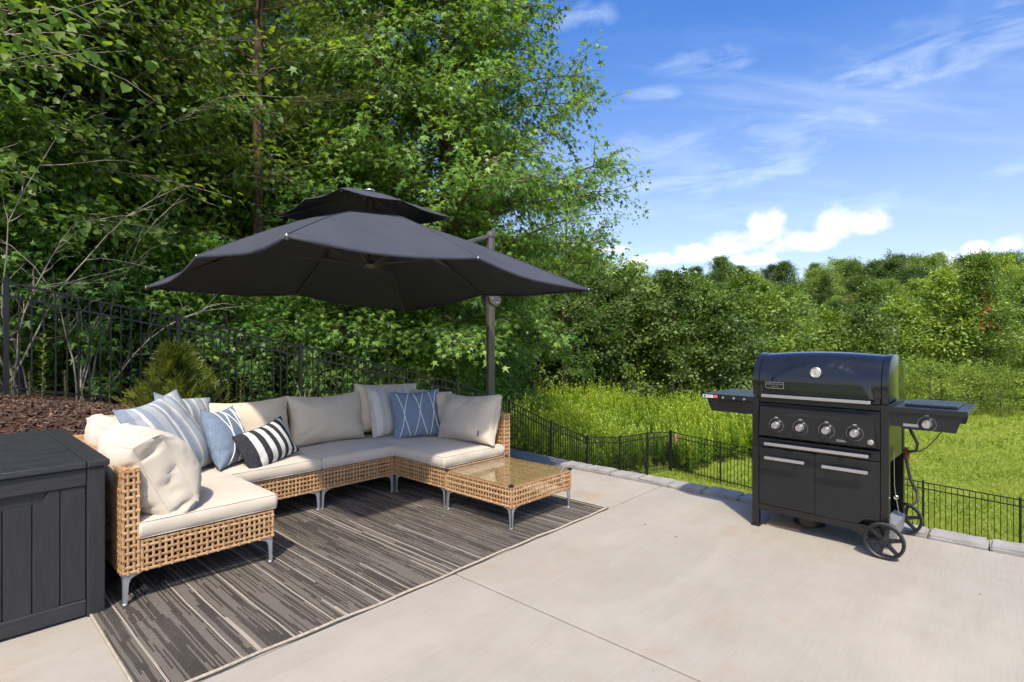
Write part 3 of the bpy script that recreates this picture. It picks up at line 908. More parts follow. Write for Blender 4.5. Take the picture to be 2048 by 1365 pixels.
# right side, behind the lawn
x, y = pxw(1965, 35)
plant(P_far[1], 'turning_tree', 'green tree with a patch of orange leaves at the right above the lawn', 'tree', x, y, .62, .4, crown_mat=L_far[0])
rr = np.random.default_rng(4)
cl = np.array([(x, y, gz(x, y))]); 
pts = []
for (px, py, n_) in [(1970, 605, 24), (1978, 650, 26)]:
    Zc = 32.6
    X, Y = pxw(px, Zc); zc = 1.3 - (py - 682.5) / 1076 * Zc
    pts.append(np.array([X, Y, zc]) + rr.normal(size=(n_, 3)) * np.array([.26, .26, .34]))
pts = np.concatenate(pts); N = len(pts)
t = thing('orange_foliage', 'spray of orange turning leaves on the tree right above the lawn', 'foliage', (pts[:, 0].mean(), pts[:, 1].mean(), pts[:, 2].min()), 0)
add('leaf_spray', leaves('leaf_spray', pts - np.array(t.location), rr.normal(size=(N, 3)) + np.array([0, 0, -.4]), rr.normal(size=(N, 3)) + np.array([0, 0, .6]), rr.uniform(.14, .3, N), OVAL, L_red, seed=2), t)
for (px, Z, k, s, mi, nm, lab) in [(1885, 36, 2, 1.12, 2, 'small_tree', 'full green tree left of the tree with orange leaves'), (1800, 37, 0, 1.0, 2, 'small_tree', 'bright tree directly behind the grill lid'), (2100, 36, 2, 1.25, 0, 'small_tree', 'tall green tree cut by the right picture edge'), (1750, 40, 2, 1.0, 0, 'small_tree', 'pointed green tree behind the left half of the grill lid')]:
    x, y = pxw(px, Z)
    plant(P_mid[k], nm, lab, 'tree', x, y, s, px * .01, crown_mat=L_far[mi])
for (px, Z, s, lab) in [(1860, 30.5, 1.15, 'rounded yellow-green bush at the lawn edge right of the grill lid'), (1800, 31, 1.0, 'olive bush just behind the grill lid at lawn level'), (1935, 31.5, .95, 'low bush in shade at the far edge of the lawn'), (2000, 31, .95, 'leafy bush at the far lawn edge under the orange-leaved tree')]:
    x, y = pxw(px, Z)
    plant(P_bush, 'shrub', lab, 'bush', x, y, s, px * .03)
x, y = pxw(2105, 31)
plant(P_wil, 'willow_shrub', 'feathery yellow-green willow-like tree at the right picture edge', 'tree', x, y, .82, 1.0)
# the wooded hill
r = random.Random(77)
GH = 'trees on the wooded hill'
NH = {0: 'broad green tree on the wooded hill', 1: 'dark green tree on the wooded hill', 2: 'light green tree on the wooded hill', 3: 'brownish green tree on the wooded hill'}
# distance, first and last column, spacing, height of the tops in the picture
rows = [(47, 1040, 2150, 92, 632), (57, 1000, 2150, 84, 606), (69, 990, 2150, 76, 582), (84, 1000, 2150, 70, 562), (103, 980, 2150, 64, 546), (126, 940, 2150, 56, 534)]
def hill_place(q):
    for lim, w_ in ((1130, 'behind the parasol pole'), (1230, 'just right of the sweetgum'), (1330, 'over the fence corner'), (1430, 'left of the grill shelf'), (1520, 'over the left grill shelf'), (1620, 'over the lid\'s left end'), (1720, 'over the grill thermometer'), (1810, 'over the lid\'s right end'), (1900, 'over the right grill shelf'), (1980, 'left of the orange leaves'), (2048, 'near the right picture edge')):
        if q < lim:
            return w_
    return 'past the right picture edge'
for ri, (Z, p0, p1, st, yt) in enumerate(rows):
    px = p0
    while px < p1:
        q = px + r.uniform(-.35, .35) * st; ZZ = Z * r.uniform(.93, 1.07)
        x, y = pxw(q, ZZ)
        mi = r.choices([0, 1, 2, 3], [5, 4 + ri * .5, 2.6 - ri * .3, 1.0])[0]
        kd = r.randrange(4); z0 = gz(x, y)
        top = 1.3 + (682.5 - yt + (q - 1500) * .018 + r.gauss(0, 20 - ri * 1.6)) / 1076 * ZZ
        sz_ = max(.3, (top - z0) / [13, 15, 12, 16][kd]); wd_ = sz_ * r.uniform(1.0, 1.35)
        plant(P_far[kd], 'hill_tree', NH[mi] + ', ' + ['at its foot', 'low on the slope', 'halfway up', 'upper slope', 'below the skyline', 'on the skyline'][ri] + ', ' + hill_place(q), 'tree', x, y, (wd_, wd_, sz_), r.uniform(0, 6), GH + ', ' + ['green', 'dark', 'light', 'brown'][mi], crown_mat=L_far[mi])
        px += st
# two of a kind in one place: tell the left one from the right one
twins = {}
for o in C.objects:
    if o.name.startswith('hill_tree') and o.parent is None:
        twins.setdefault(o['label'], []).append(o)
for lab, os_ in twins.items():
    if len(os_) == 2 and len(lab.split()) <= 14:
        side = lambda o: (o.location.x * math.sin(R(FWD)) - o.location.y * math.cos(R(FWD))) / (o.location.x * math.cos(R(FWD)) + o.location.y * math.sin(R(FWD)))
        os_.sort(key=side)
        os_[0]['label'] = lab + ', left one'; os_[1]['label'] = lab + ', right one'
# woods to the left behind everything
fw_ = sorted(q[0] for q in [(-150, 30), (60, 34), (260, 36), (430, 33), (600, 38), (760, 34), (900, 38), (-400, 32), (150, 45), (500, 48), (820, 50), (330, 29), (680, 28)])
for i, (px, Z) in enumerate([(-150, 30), (60, 34), (260, 36), (430, 33), (600, 38), (760, 34), (900, 38), (-400, 32), (150, 45), (500, 48), (820, 50), (330, 29), (680, 28)]):
    x, y = pxw(px, Z)
    plant(P_far[i % 4], 'far_wood_tree', 'far dark tree behind the near wood, ' + ORD[fw_.index(px)] + ' from the left', 'tree', x, y, .85, i * 1.1, 'far trees behind the near wood', crown_mat=L_far[1])
# pale bare trunk standing among the hill trees
x, y = pxw(1552, 47)
z0 = gz(x, y)
t = thing('dead_trunk', 'pale dead trunk standing among the green trees above the grill', 'trunk', (x, y, z0), 0)
m = MB(); rr = random.Random(5)
Hh = 1.3 + (682.5 - 588) / 1076 * 47 - z0
m.tube([(0.05 * math.sin(k), .1 * math.cos(k * 1.3), -.2 + k * (Hh + .2) / 8) for k in range(9)], [.17 - .015 * k for k in range(9)], 7)
for k in range(9):
    h = Hh * rr.uniform(.55, .98); a = rr.uniform(0, 6.28); L = rr.uniform(.6, 1.6)
    m.tube([(0, 0, h), (math.cos(a) * L * .5, math.sin(a) * L * .5, h + L * .25), (math.cos(a) * L, math.sin(a) * L, h + L * .45)], [.05, .03, .012], 4)
add('stem', m, t, mt=M_gbark, smooth=True)

# ---- goldenrod meadow: uncountable, one object
def meadow(N, seed):
    r = np.random.default_rng(seed)
    x = r.uniform(8.6, 34, N * 4); y = r.uniform(3.5, 27, N * 4); ok_ = (y > 8.95) | (x > 17.95)
    Xc = x * math.sin(R(FWD)) - y * math.cos(R(FWD)); Zc = x * math.cos(R(FWD)) + y * math.sin(R(FWD))
    pxx = 1024 + 1076 * Xc / Zc
    back = 23.5 + 2.2 * np.sin(pxx * .012) + np.clip((pxx - 1100) / 65, 0, 8)
    keep = ok_ & (Zc < back) & (pxx > 960) & (pxx < 1640) & (x > 9.2 + .25 * (y - 9)) & ((x < 17.9) | (y > 8.2 - np.maximum(x - 18.2, 0) * .36 + .3 * np.sin(x))) & (r.random(N * 4) < (15.0 / Zc) ** .5)
    x = x[keep][:N]; y = y[keep][:N]
    n = len(x); z = ground(x, y)
    patch = .5 + .5 * np.sin(x * .9 + 1.1 * np.cos(y * .7)) * np.cos(y * .8 + x * .23)
    h = (.95 + .50 * patch) * (1 + r.normal(size=n) * .17)
    base = np.stack([x, y, z], 1)
    lean = r.normal(size=(n, 2)) * .10
    K = 30; tone = r.normal(size=n) * .15
    P = []; Tp = []; Nn = []; S = []; LV = []
    for k in range(K):
        t = .22 + .78 * (k + r.random(n)) / K
        a = k * 2.4 + r.uniform(0, .8, n)
        out = np.stack([np.cos(a), np.sin(a), np.zeros(n)], 1)
        p = base + np.stack([lean[:, 0] * t * h, lean[:, 1] * t * h, t * h], 1)
        up_ = .35 + t * 1.1
        tip = out + np.array([0, 0, 1]) * up_[:, None]
        nn = np.array([0, 0, 1.0]) - out * (up_[:, None] * .8)
        P.append(p); Tp.append(tip); Nn.append(nn + r.normal(size=(n, 3)) * .25)
        S.append((.27 - .17 * t) * r.uniform(.75, 1.25, n))
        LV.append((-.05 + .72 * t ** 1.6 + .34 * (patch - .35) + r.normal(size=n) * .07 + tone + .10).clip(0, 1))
    P = np.concatenate(P); Tp = np.concatenate(Tp); Nn = np.concatenate(Nn); S = np.concatenate(S); LV = np.concatenate(LV)
    blade = (np.array([(0, 0, 0), (-.19, .45, .03), (0, 1, -.05), (.19, .45, .03)]), np.array([(0, 3, 2, 1)]))
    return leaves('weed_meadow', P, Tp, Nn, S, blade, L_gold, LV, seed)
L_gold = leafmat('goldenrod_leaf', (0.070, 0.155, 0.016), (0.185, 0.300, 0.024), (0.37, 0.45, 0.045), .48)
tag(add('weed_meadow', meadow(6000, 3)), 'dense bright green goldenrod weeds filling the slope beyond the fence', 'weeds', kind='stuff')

# ---- lawn blades
L_lawn = leafmat('lawn_blade', (0.12, 0.18, 0.018), (0.225, 0.295, 0.030), (0.36, 0.37, 0.08), .4)
def lawn(N, seed):
    r = np.random.default_rng(seed)
    Zc = 8 + 27 * r.random(N * 3) ** 1.25; pxx = r.uniform(1230, 2180, N * 3)
    Xc = (pxx - 1024) / 1076 * Zc
    a = R(FWD)
    x = Xc * math.sin(a) + Zc * math.cos(a); y = -Xc * math.cos(a) + Zc * math.sin(a)
    keep = (x > 6.5) & (y < 8.6)
    x = x[keep][:N]; y = y[keep][:N]; Zc = Zc[keep][:N]; n = len(x)
    z = ground(x, y)
    P = np.repeat(np.stack([x, y, z], 1), 3, 0) + r.normal(size=(n * 3, 3)) * np.array([.02, .02, 0])
    tip = r.normal(size=(n * 3, 3)) * np.array([.6, .6, .1]) + np.array([0, 0, 1.0])
    S = np.repeat(.055 + .0022 * Zc, 3) * r.uniform(.6, 1.4, n * 3)
    lv = (np.repeat(.45 + .3 * np.sin(x * 1.3 + np.sin(y * 1.1) * 2) * np.sin(y * .9 + x * .3), 3) + r.normal(size=n * 3) * .13).clip(0, 1)
    blade = (np.array([(-.10, 0, 0), (.10, 0, 0), (.03, .7, .06), (-.02, 1, .16)]), np.array([(0, 1, 2, 3)]))
    return leaves('lawn_grass', P, tip, r.normal(size=(n * 3, 3)) + np.array([0, 0, .2]), S, blade, L_lawn, lv, seed)
tag(add('lawn_grass', lawn(42000, 8)), 'short sunlit lawn grass below the patio', 'grass', kind='stuff')

# ---- plants on the mulch bank
L_arb = leafmat('evergreen_spray', (0.040, 0.066, 0.012), (0.112, 0.148, 0.024), (0.216, 0.234, 0.038), .35)
def evergreen(seed, H, Rr, N):
    r = np.random.default_rng(seed)
    t = r.random(N) ** .8; a = r.uniform(0, 2 * np.pi, N)
    lob = 1 + .34 * np.sin(a * 3 + 1 + t * 2) + .28 * np.sin(a * 5 + t * 9)
    rad = Rr * (1 - t) ** .75 * lob * (r.random(N) ** .45)
    pos = np.stack([rad * np.cos(a), rad * np.sin(a), .04 + t * H * .93 + r.normal(size=N) * .03], 1)
    out = np.stack([np.cos(a), np.sin(a), np.zeros(N)], 1)
    tip = out * .9 + np.array([0, 0, 1.0]) + r.normal(size=(N, 3)) * .45
    sp_v = [(0, 0, 0), (.05, .5, 0), (0, 1, 0), (-.05, .5, 0)]; sp_f = [(0, 1, 2, 3)]
    for q, sgn in ((.3, 1), (.3, -1), (.55, 1), (.55, -1)):
        kk = len(sp_v); sp_v += [(0, q, 0), (sgn * .2 + .02, q + .17, .03), (sgn * .3, q + .38, .03), (sgn * .17 - .02, q + .24, .03)]; sp_f.append((kk, kk + 1, kk + 2, kk + 3))
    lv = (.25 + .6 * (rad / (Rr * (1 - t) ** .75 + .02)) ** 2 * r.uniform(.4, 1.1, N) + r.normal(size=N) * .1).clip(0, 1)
    return leaves('foliage', pos, tip, r.normal(size=(N, 3)) + out * .6, .19 * r.uniform(.6, 1.4, N), (np.array(sp_v), np.array(sp_f)), L_arb, lv, seed)
x, y = at_px(350, 7.75)
t = thing('evergreen_shrub', 'young yellow-green conifer shrub standing in front of the fence', 'shrub', (x, y, gz(x, y)), 0)
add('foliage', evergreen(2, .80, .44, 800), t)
add('stem', MB().tube([(0, 0, -.05), (.01, 0, .5), (0, .01, 1.0)], [.022, .014, .004], 6), t, mt=M_bark)
# stalky weeds, each its own
def stalk(seed, H, n, lw, wmat, droop=.1):
    r = np.random.default_rng(seed)
    t = .12 + .86 * np.arange(n) / n; a = np.arange(n) * 2.4
    pos = np.stack([.04 * H * t * np.cos(seed), .04 * H * t * np.sin(seed), t * H], 1)
    out = np.stack([np.cos(a), np.sin(a), np.zeros(n)], 1)
    tip = out + np.array([0, 0, 1.]) * (.25 + .6 * t[:, None]) - droop * np.array([0, 0, 1.])
    nn = np.array([0, 0, 1.]) - out * .5
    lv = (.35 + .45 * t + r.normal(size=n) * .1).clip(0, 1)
    bl = (np.array([(0, 0, 0), (-lw, .4, .03), (0, 1, -.12), (lw, .4, .03)]), np.array([(0, 3, 2, 1)]))
    me = leaves('foliage', pos, tip, nn, (.21 - .09 * t) * H * .85, bl, wmat, lv, seed)
    st = MB().tube([(0, 0, -.03), (.02 * H * math.cos(seed), .02 * H * math.sin(seed), H * .5), (.04 * H * math.cos(seed), .04 * H * math.sin(seed), H)], [.007, .005, .002], 5)
    return me, st
wd = [(84, 8.35, .82, 'tall narrow-leaved weed between the first fence pickets'), (132, 8.45, .42, 'small weed at the foot of the fence left of the conifer'), (218, 8.5, .45, 'narrow-leaved weed behind the pickets beside the conifer'), (22, 8.3, .40, 'low weed beside the leftmost fence post'), (165, 8.2, .26, 'tiny weed on the mulch in front of the fence'), (455, 8.4, .55, 'weed right of the conifer shrub by the pickets'), (480, 8.5, .6, 'leafy weed standing close to the third fence post'), (60, 8.5, .35, 'short weed under the bottom fence rail at far left')]
for i, (px, v, H, lab) in enumerate(wd):
    x, y = at_px(px, v)
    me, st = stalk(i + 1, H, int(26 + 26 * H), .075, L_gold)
    t = thing('weed', lab, 'weed', (x, y, gz(x, y) + .02), i)
    add('foliage', me, t); add('stem', st, t, mt=M_bark)
# dry grass by the third post
M_dry = mat('dry_grass', (0.42, 0.36, 0.18), 0.9, var=0.3)
for k, (px, lab) in enumerate([(608, 'tuft of dry straw-coloured grass beside the third fence post')]):
    x, y = at_px(px, 8.55)
    t = thing('dry_grass_tuft', lab, 'grass', (x, y, gz(x, y)), 0)
    m = MB(); rr = random.Random(9)
    for j in range(13):
        a = rr.uniform(0, 6.28); L = rr.uniform(.5, .95); l_ = rr.uniform(.05, .3)
        m.tube([(0, 0, 0), (math.cos(a) * l_ * .3, math.sin(a) * l_ * .3, L * .6), (math.cos(a) * l_, math.sin(a) * l_, L)], [.004, .003, .001], 3, cap=False)
    add('blades', m, t, mt=M_dry)
# weeds at the lower fence corner
for i, (px, v, H, lab) in enumerate([(1302, 8.3, .75, 'bright weed in front of the fence near its lower corner'), (1318, 8.1, .6, 'leafy weed at the foot of the fence corner post'), (1285, 8.35, .5, 'short green weed left of the fence corner'), (1335, 8.2, .55, 'weed leaning on the fence corner post')]):
    x, y = at_px(px, v)
    me, st = stalk(i + 21, H, 46, .09, L_gold)
    t = thing('weed', lab, 'weed', (x, y, gz(x, y) + .02), i)
    add('foliage', me, t); add('stem', st, t, mt=M_bark)
# ------------------------------------------------------------------ rug
M_rug = bpy.data.materials.new('rug_weave'); M_rug.use_nodes = True
T = NT(M_rug.node_tree); b = T.n['Principled BSDF']
tc = T.add('ShaderNodeTexCoord').outputs['Object']
ox, oy, oz = T.sep(tc)
wob = T.math('MULTIPLY', T.math('SUBTRACT', T.noise(tc, 1.6, 2, 0.5), 0.5), 0.02)
ox2 = T.math('ADD', ox, wob)
def hashed(scale_u, seg, seed, lo_len=1.0):
    cu = T.math('FLOOR', T.math('MULTIPLY', ox2, scale_u))
    wn = T.add('ShaderNodeTexWhiteNoise', noise_dimensions='2D'); T.link(T.comb(cu, seed, 0), wn.inputs[0])
    shift = T.math('MULTIPLY', wn.outputs[0], 7.0)
    wn3 = T.add('ShaderNodeTexWhiteNoise', noise_dimensions='2D'); T.link(T.comb(cu, seed + 50.0, 0), wn3.inputs[0])
    ln = T.math('MULTIPLY', T.rng(wn3.outputs[0], 0, 1, 0.5, 1.5), seg)
    cv = T.math('FLOOR', T.math('ADD', T.math('MULTIPLY', oy, ln), shift))
    w2 = T.add('ShaderNodeTexWhiteNoise', noise_dimensions='3D'); T.link(T.comb(cu, cv, seed), w2.inputs[0])
    return w2.outputs[0]
h1 = hashed(128.0, 2.6, 1.0); h2 = hashed(60.0, 2.4, 2.0); h3 = hashed(115.0, .55, 3.0)
# ground of the rug: pale thread crossed by fine dark rows; over it dark bands, over those thin cream lines
row = T.math('SINE', T.math('MULTIPLY', oy, 2 * math.pi / .0085))
colu = T.math('SINE', T.math('MULTIPLY', ox, 2 * math.pi / .0075))
grey = T.mix(T.rng(T.math('ADD', row, T.math('MULTIPLY', colu, .5)), -.5, .7), (0.072, 0.062, 0.050), (0.215, 0.188, 0.155))
dark = T.mix(T.rng(row, -.6, .8), (0.028, 0.024, 0.021), (0.072, 0.062, 0.053))
cream = T.mix(T.rng(row, -1, 1), (0.29, 0.25, 0.20), (0.42, 0.37, 0.30))
f_dark = T.math('MAXIMUM', T.math('GREATER_THAN', h1, 0.54), T.math('GREATER_THAN', h2, 0.90))
c = T.mix(f_dark, grey, dark)
c = T.mix(T.math('GREATER_THAN', h3, 0.945), c, cream)
c = T.mix(T.rng(T.noise(tc, 2.2, 4, 0.6), 0.35, 0.75, 0, 0.3), c, (0.15, 0.135, 0.12))
T.link(c, b.inputs['Base Color'])
b.inputs['Roughness'].default_value = 0.95; b.inputs['Specular IOR Level'].default_value = 0.15
bn = T.add('ShaderNodeBump'); bn.inputs['Strength'].default_value = 0.5; bn.inputs['Distance'].default_value = 0.002
T.link(T.math('ADD', row, colu), bn.inputs['Height']); T.link(bn.outputs[0], b.inputs['Normal'])
M_bind = mat('rug_binding', (0.35, 0.30, 0.23), 0.95, var=0.25, vscale=60, bump=0.6, bscale=300)
RU0, RU1, RV0, RV1 = .53, 3.58, 2.275, 4.715
rug = thing('outdoor_rug', 'grey and charcoal striped woven rug under the sofa group', 'rug', (RU0, RV0, 0))
nx, ny = 60, 50
P = []
rr = random.Random(2)
def rugz(i, j):
    return .0075 + .0015 * math.sin(i * .7 + 1) * math.sin(j * .45) + (.003 * abs(math.sin(i * .33)) if j == 0 else 0)
P = [[((RU1 - RU0) * i / nx, (RV1 - RV0) * j / ny + (.006 * math.sin(i * .21) + .003 * math.sin(i * .9) if j == 0 else 0), rugz(i, j)) for j in range(ny + 1)] for i in range(nx + 1)]
m = MB().grid(P)
k = len(m.v)
m.v += [(x, y, .0006) for row_ in P for (x, y, z) in row_]
rim = [i * (ny + 1) for i in range(nx + 1)] + [nx * (ny + 1) + j for j in range(1, ny + 1)] + [i * (ny + 1) + ny for i in range(nx - 1, -1, -1)] + [j for j in range(ny - 1, 0, -1)]
for a, b_ in zip(rim, rim[1:] + rim[:1]):
    m.f.append((a, b_, b_ + k, a + k))
add('weave', m, rug, mt=M_rug)
edge = [P[i][0] for i in range(nx + 1)]
add('binding', MB().tube([(x, y - .002, z) for x, y, z in edge], .0075, 6), rug, mt=M_bind, smooth=True)
add('binding', MB().tube([(x, y + .002, z) for x, y, z in (P[i][ny] for i in range(nx + 1))], .0075, 6), rug, mt=M_bind, smooth=True)
add('binding', MB().tube([(0, P[0][j][1], .007) for j in range(ny + 1)], .006, 6), rug, mt=M_bind, smooth=True)
add('binding', MB().tube([(RU1 - RU0, P[nx][j][1], .007) for j in range(ny + 1)], .006, 6), rug, mt=M_bind, smooth=True)

# ------------------------------------------------------------------ storage box
M_box = mat('charcoal_resin', (0.024, 0.025, 0.028), 0.5, var=0.22, vscale=5, stretch=(14, 14, 1.2), bump=0.45, bscale=16, spec=0.35)
M_boxlid = mat('charcoal_resin_lid', (0.028, 0.029, 0.034), 0.40, var=0.2, vscale=5, stretch=(1.2, 14, 14), bump=0.5, bscale=16, spec=0.45)
M_boxrail = mat('charcoal_resin_rail', (0.026, 0.027, 0.030), 0.5, var=0.22, vscale=5, stretch=(1.2, 14, 14), bump=0.45, bscale=16, spec=0.35)
BW, BD, BH = .745, 1.345, .735
bx = thing('storage_box', 'charcoal wood-look storage box in the left foreground', 'storage box', (-.148, 3.168, 0))
add('body', MB().box((.03, .035, .03), (BW - .03, BD - .035, BH - .05)), bx, mt=M_box)
# front face (y = 0): posts, rails, upright planks
for x0 in (.012, BW - .082):
    add('corner_post', MB().box((x0, .012, 0), (x0 + .07, .082, BH - .035), .006), bx, mt=M_box)
    add('corner_post', MB().box((x0, BD - .082, 0), (x0 + .07, BD - .012, BH - .035), .006), bx, mt=M_box)
add('bottom_rail', MB().box((.083, .016, .012), (BW - .083, .06, .085), .005), bx, mt=M_boxrail)
add('top_rail', MB().box((.083, .016, BH - .115), (BW - .083, .06, BH - .036), .005), bx, mt=M_boxrail)
npl = 6
pw = (BW - .166) / npl
for i in range(npl):
    z1 = BH - .116
    xa, xb = .083 + i * pw + .0025, .083 + (i + 1) * pw - .0025
    if 1 <= i <= 4:          # the grip cut-out under the top rail
        zc = z1 - .05
        if i == 4:
            poly = [(xa, .086), (xb, .086), (xb, z1), (xa + .055, z1), (xa + .03, zc), (xa, zc)]
        elif i == 1:
            poly = [(xa, .086), (xb, .086), (xb, zc), (xb - .03, zc), (xb - .055, z1), (xa, z1)]
        else:
            poly = [(xa, .086), (xb, .086), (xb, zc), (xa, zc)]
        m = MB().prism(poly, .024, .05)
    else:
        m = MB().box((xa, .024, .086), (xb, .05, z1), .003)
    add('plank', m, bx, mt=M_box)
# long sides
for sx in (0, 1):
    for i in range(8):
        ya = .085 + i * (BD - .17) / 8 + .0025; yb = .085 + (i + 1) * (BD - .17) / 8 - .0025
        xa, xb = (.022, .05) if sx == 0 else (BW - .05, BW - .022)
        add('plank', MB().box((xa, ya, .03), (xb, yb, BH - .05), .003), bx, mt=M_box)
# lid: boards across, a rail at each end
lid = add('lid', MB().box((.012, .012, BH - .034), (BW - .012, BD - .012, BH - .012)), bx, mt=M_box)
add('end_rail', MB().box((BW - .082, -.0, BH - .030), (BW + .004, BD, BH), .006), lid, mt=M_box)
add('end_rail', MB().box((-.004, -.0, BH - .030), (.082, BD, BH), .006), lid, mt=M_box)
nb = 9
for i in range(nb):
    ya = i * BD / nb; yb = (i + 1) * BD / nb
    add('lid_board', MB().box((.086, ya + .0018, BH - .030), (BW - .086, yb - .0018, BH - .0015), .004), lid, mt=M_boxlid)

# ------------------------------------------------------------------ wicker
M_wick = bpy.data.materials.new('wicker'); M_wick.use_nodes = True
T = NT(M_wick.node_tree); b = T.n['Principled BSDF']
tc = T.add('ShaderNodeTexCoord').outputs['Object']
at = T.add('ShaderNodeAttribute', attribute_name='lv')
c = T.ramp(at.outputs['Fac'], [(0, (0.32, 0.18, 0.083)), (.5, (0.43, 0.258, 0.126)), (1, (0.52, 0.34, 0.185))])
c = T.mix(T.rng(T.noise(tc, 60, 4, .6), .3, .7, 0, .3), c, (0.40, 0.21, 0.085))
T.link(c, b.inputs['Base Color']); b.inputs['Roughness'].default_value = 0.5
bn = T.add('ShaderNodeBump'); bn.inputs['Strength'].default_value = .4; bn.inputs['Distance'].default_value = .001
T.link(T.noise(tc, 220, 2, .5), bn.inputs['Height']); T.link(bn.outputs[0], b.inputs['Normal'])
M_in = mat('frame_dark', (0.05, 0.035, 0.025), 0.8)
M_leg = mat('silver_leg', (0.50, 0.53, 0.57), 0.38, 0.75, var=0.1, vscale=30)

class Weave:
    def __init__(s):
        s.v = []; s.f = []; s.lv = []
        s.r = random.Random(1)
    def strip(s, pts, wvec, w, nrm, th, val):
        """flat strip through pts, width w along wvec, thickness th along nrm"""
        k = len(s.v)
        for p in pts:
            for (a, c_) in ((-.5, 0), (-.42, 1), (.42, 1), (.5, 0)):
                s.v.append(tuple(p + wvec * (w * a) + nrm * (th * c_))); s.lv.append(val)
        for i in range(len(pts) - 1):
            for j in range(3):
                s.f.append((k + i * 4 + j, k + i * 4 + j + 1, k + (i + 1) * 4 + j + 1, k + (i + 1) * 4 + j))
            s.f.append((k + i * 4 + 3, k + i * 4, k + (i + 1) * 4, k + (i + 1) * 4 + 3))
    def panel(s, o, ex, ey, w, h, pw=.0272, ph=.034, sw=.0138, sh=.0172, amp=.0019, edge=True):
        """weave on the rectangle o + ex*[0,w] + ey*[0,h], looking out along ex x ey"""
        o = Vector(o); ex = Vector(ex); ey = Vector(ey); n = ex.cross(ey).normalized()
        nx = max(1, round(w / pw)); ny = max(1, round(h / ph)); px = w / nx; py = h / ny
        sw = min(sw * px / pw, px * .97); sh = min(sh * py / ph, py * .97)
        for i in range(nx + 1):
            x = min(max(i * px, sw / 2), w - sw / 2)
            pts = []
            for j in range(ny + 1):
                y = min(max(j * py, 0), h)
                pts.append(o + ex * x + ey * y + n * (amp * (1 if (i + j) % 2 else -1)))
            s.strip(pts, ex, sw, n, .0016, s.r.random())
        for j in range(ny + 1):
            y = min(max(j * py, sh / 2), h - sh / 2)
            pts = []
            for i in range(nx + 1):
                x = min(max(i * px, 0), w)
                pts.append(o + ex * x + ey * y + n * (amp * (-1 if (i + j) % 2 else 1)))
            s.strip(pts, -ey, sh, n, .0016, s.r.random())
        return s
    def wrap(s, a, b_, r_=.011, pitch=.021):
        """strands wound round an edge tube from a to b"""
        a = Vector(a); b_ = Vector(b_); d = b_ - a; L = d.length; t = d.normalized(); n = max(2, int(L / pitch))
        ref = Vector((0, 0, 1)) if abs(t.z) < .9 else Vector((1, 0, 0))
        u_ = t.cross(ref).normalized(); w_ = u_.cross(t)
        for i in range(n):
            c0 = a + d * ((i + .02) / n); c1 = a + d * ((i + .98) / n)
            k = len(s.v); val = s.r.random() * .7 + .15
            for c_, q in ((c0, .90), ((c0 + c1) / 2, 1.0), (c1, .90)):
                for j in range(8):
                    an = math.pi * 2 * (j + .5) / 8
                    s.v.append(tuple(c_ + (u_ * math.cos(an) + w_ * math.sin(an)) * r_ * q)); s.lv.append(val)
            for q in range(2):
                for j in range(8):
                    s.f.append((k + q * 8 + j, k + q * 8 + (j + 1) % 8, k + (q + 1) * 8 + (j + 1) % 8, k + (q + 1) * 8 + j))
    def mesh(s, name):
        me = npmesh(name, np.array(s.v), np.array(s.f), M_wick, False, np.array(s.lv))
        return me

X, Y, Z3 = Vector((1, 0, 0)), Vector((0, 1, 0)), Vector((0, 0, 1))
ZB, ZT, ZK, BT = .148, .305, .66, .074     # underside, seat frame top, back top, back thickness

def wbox(wv, x0, y0, z0, x1, y1, z1, top=True, dense_top=True, bottom=False, skip=()):
    """woven skin of a box"""
    g = .011
    if 'f' not in skip: wv.panel((x0, y0, z0), X, Z3, x1 - x0, z1 - z0)
    if 'b' not in skip: wv.panel((x1, y1, z0), -X, Z3, x1 - x0, z1 - z0)
    if 'r' not in skip: wv.panel((x1, y0, z0), Y, Z3, y1 - y0, z1 - z0)
    if 'l' not in skip: wv.panel((x0, y1, z0), -Y, Z3, y1 - y0, z1 - z0)
    if top: wv.panel((x0, y0, z1), X, Y, x1 - x0, y1 - y0, pw=.022, ph=.022, sw=.0205, sh=.0205, amp=.0016)

def module_meshes(w, d, kind):
    """a seat of width w (x) and depth d (y), back along y = d; corner: back also along x = 0. returns meshes"""
    seat = Weave(); back = Weave(); fr = MB()
    y1 = d - BT; x0 = BT + .004 if kind == 'corner' else 0.0
    wbox(seat, x0, 0, ZB, w, y1 - .003, ZT, top=False)
    # side skins run on under the back
    rail = .006
    for z in (ZB + .012, ZT - .014):
        fr.box((x0 + .012, .012, z - .008), (w - .012, .026, z + .008)); fr.box((x0 + .012, y1 - .03, z - .008), (w - .012, y1 - .016, z + .008))
        fr.box((x0 + .012, .026, z - .008), (x0 + .026, y1 - .03, z + .008)); fr.box((w - .026, .026, z - .008), (w - .012, y1 - .03, z + .008))
    # seat deck
    fr.box((x0 + .014, .014, ZT - .010), (w - .014, y1 - .018, ZT - .004))
    wbox(back, 0, y1, ZB, w, d, ZK)
    fr.box((.012, y1 - .03, ZB + .004), (.026, d - .028, ZB + .02)); fr.box((w - .026, y1 - .03, ZB + .004), (w - .012, d - .028, ZB + .02))
    fr.box((.012, d - .042, ZB + .004), (.026, d - .028, ZK - .006)); fr.box((w - .026, d - .042, ZB + .004), (w - .012, d - .028, ZK - .006)); fr.box((.012, d - .042, ZK - .02), (w - .012, d - .028, ZK - .006))
    side = None
    if kind == 'corner':
        side = Weave()
        wbox(side, 0, 0, ZB, BT, y1 - .003, ZK)
    return seat.mesh('seat_frame'), back.mesh('back_panel'), (side.mesh('side_panel') if side else None), fr.mesh('inner_frame', M_in)

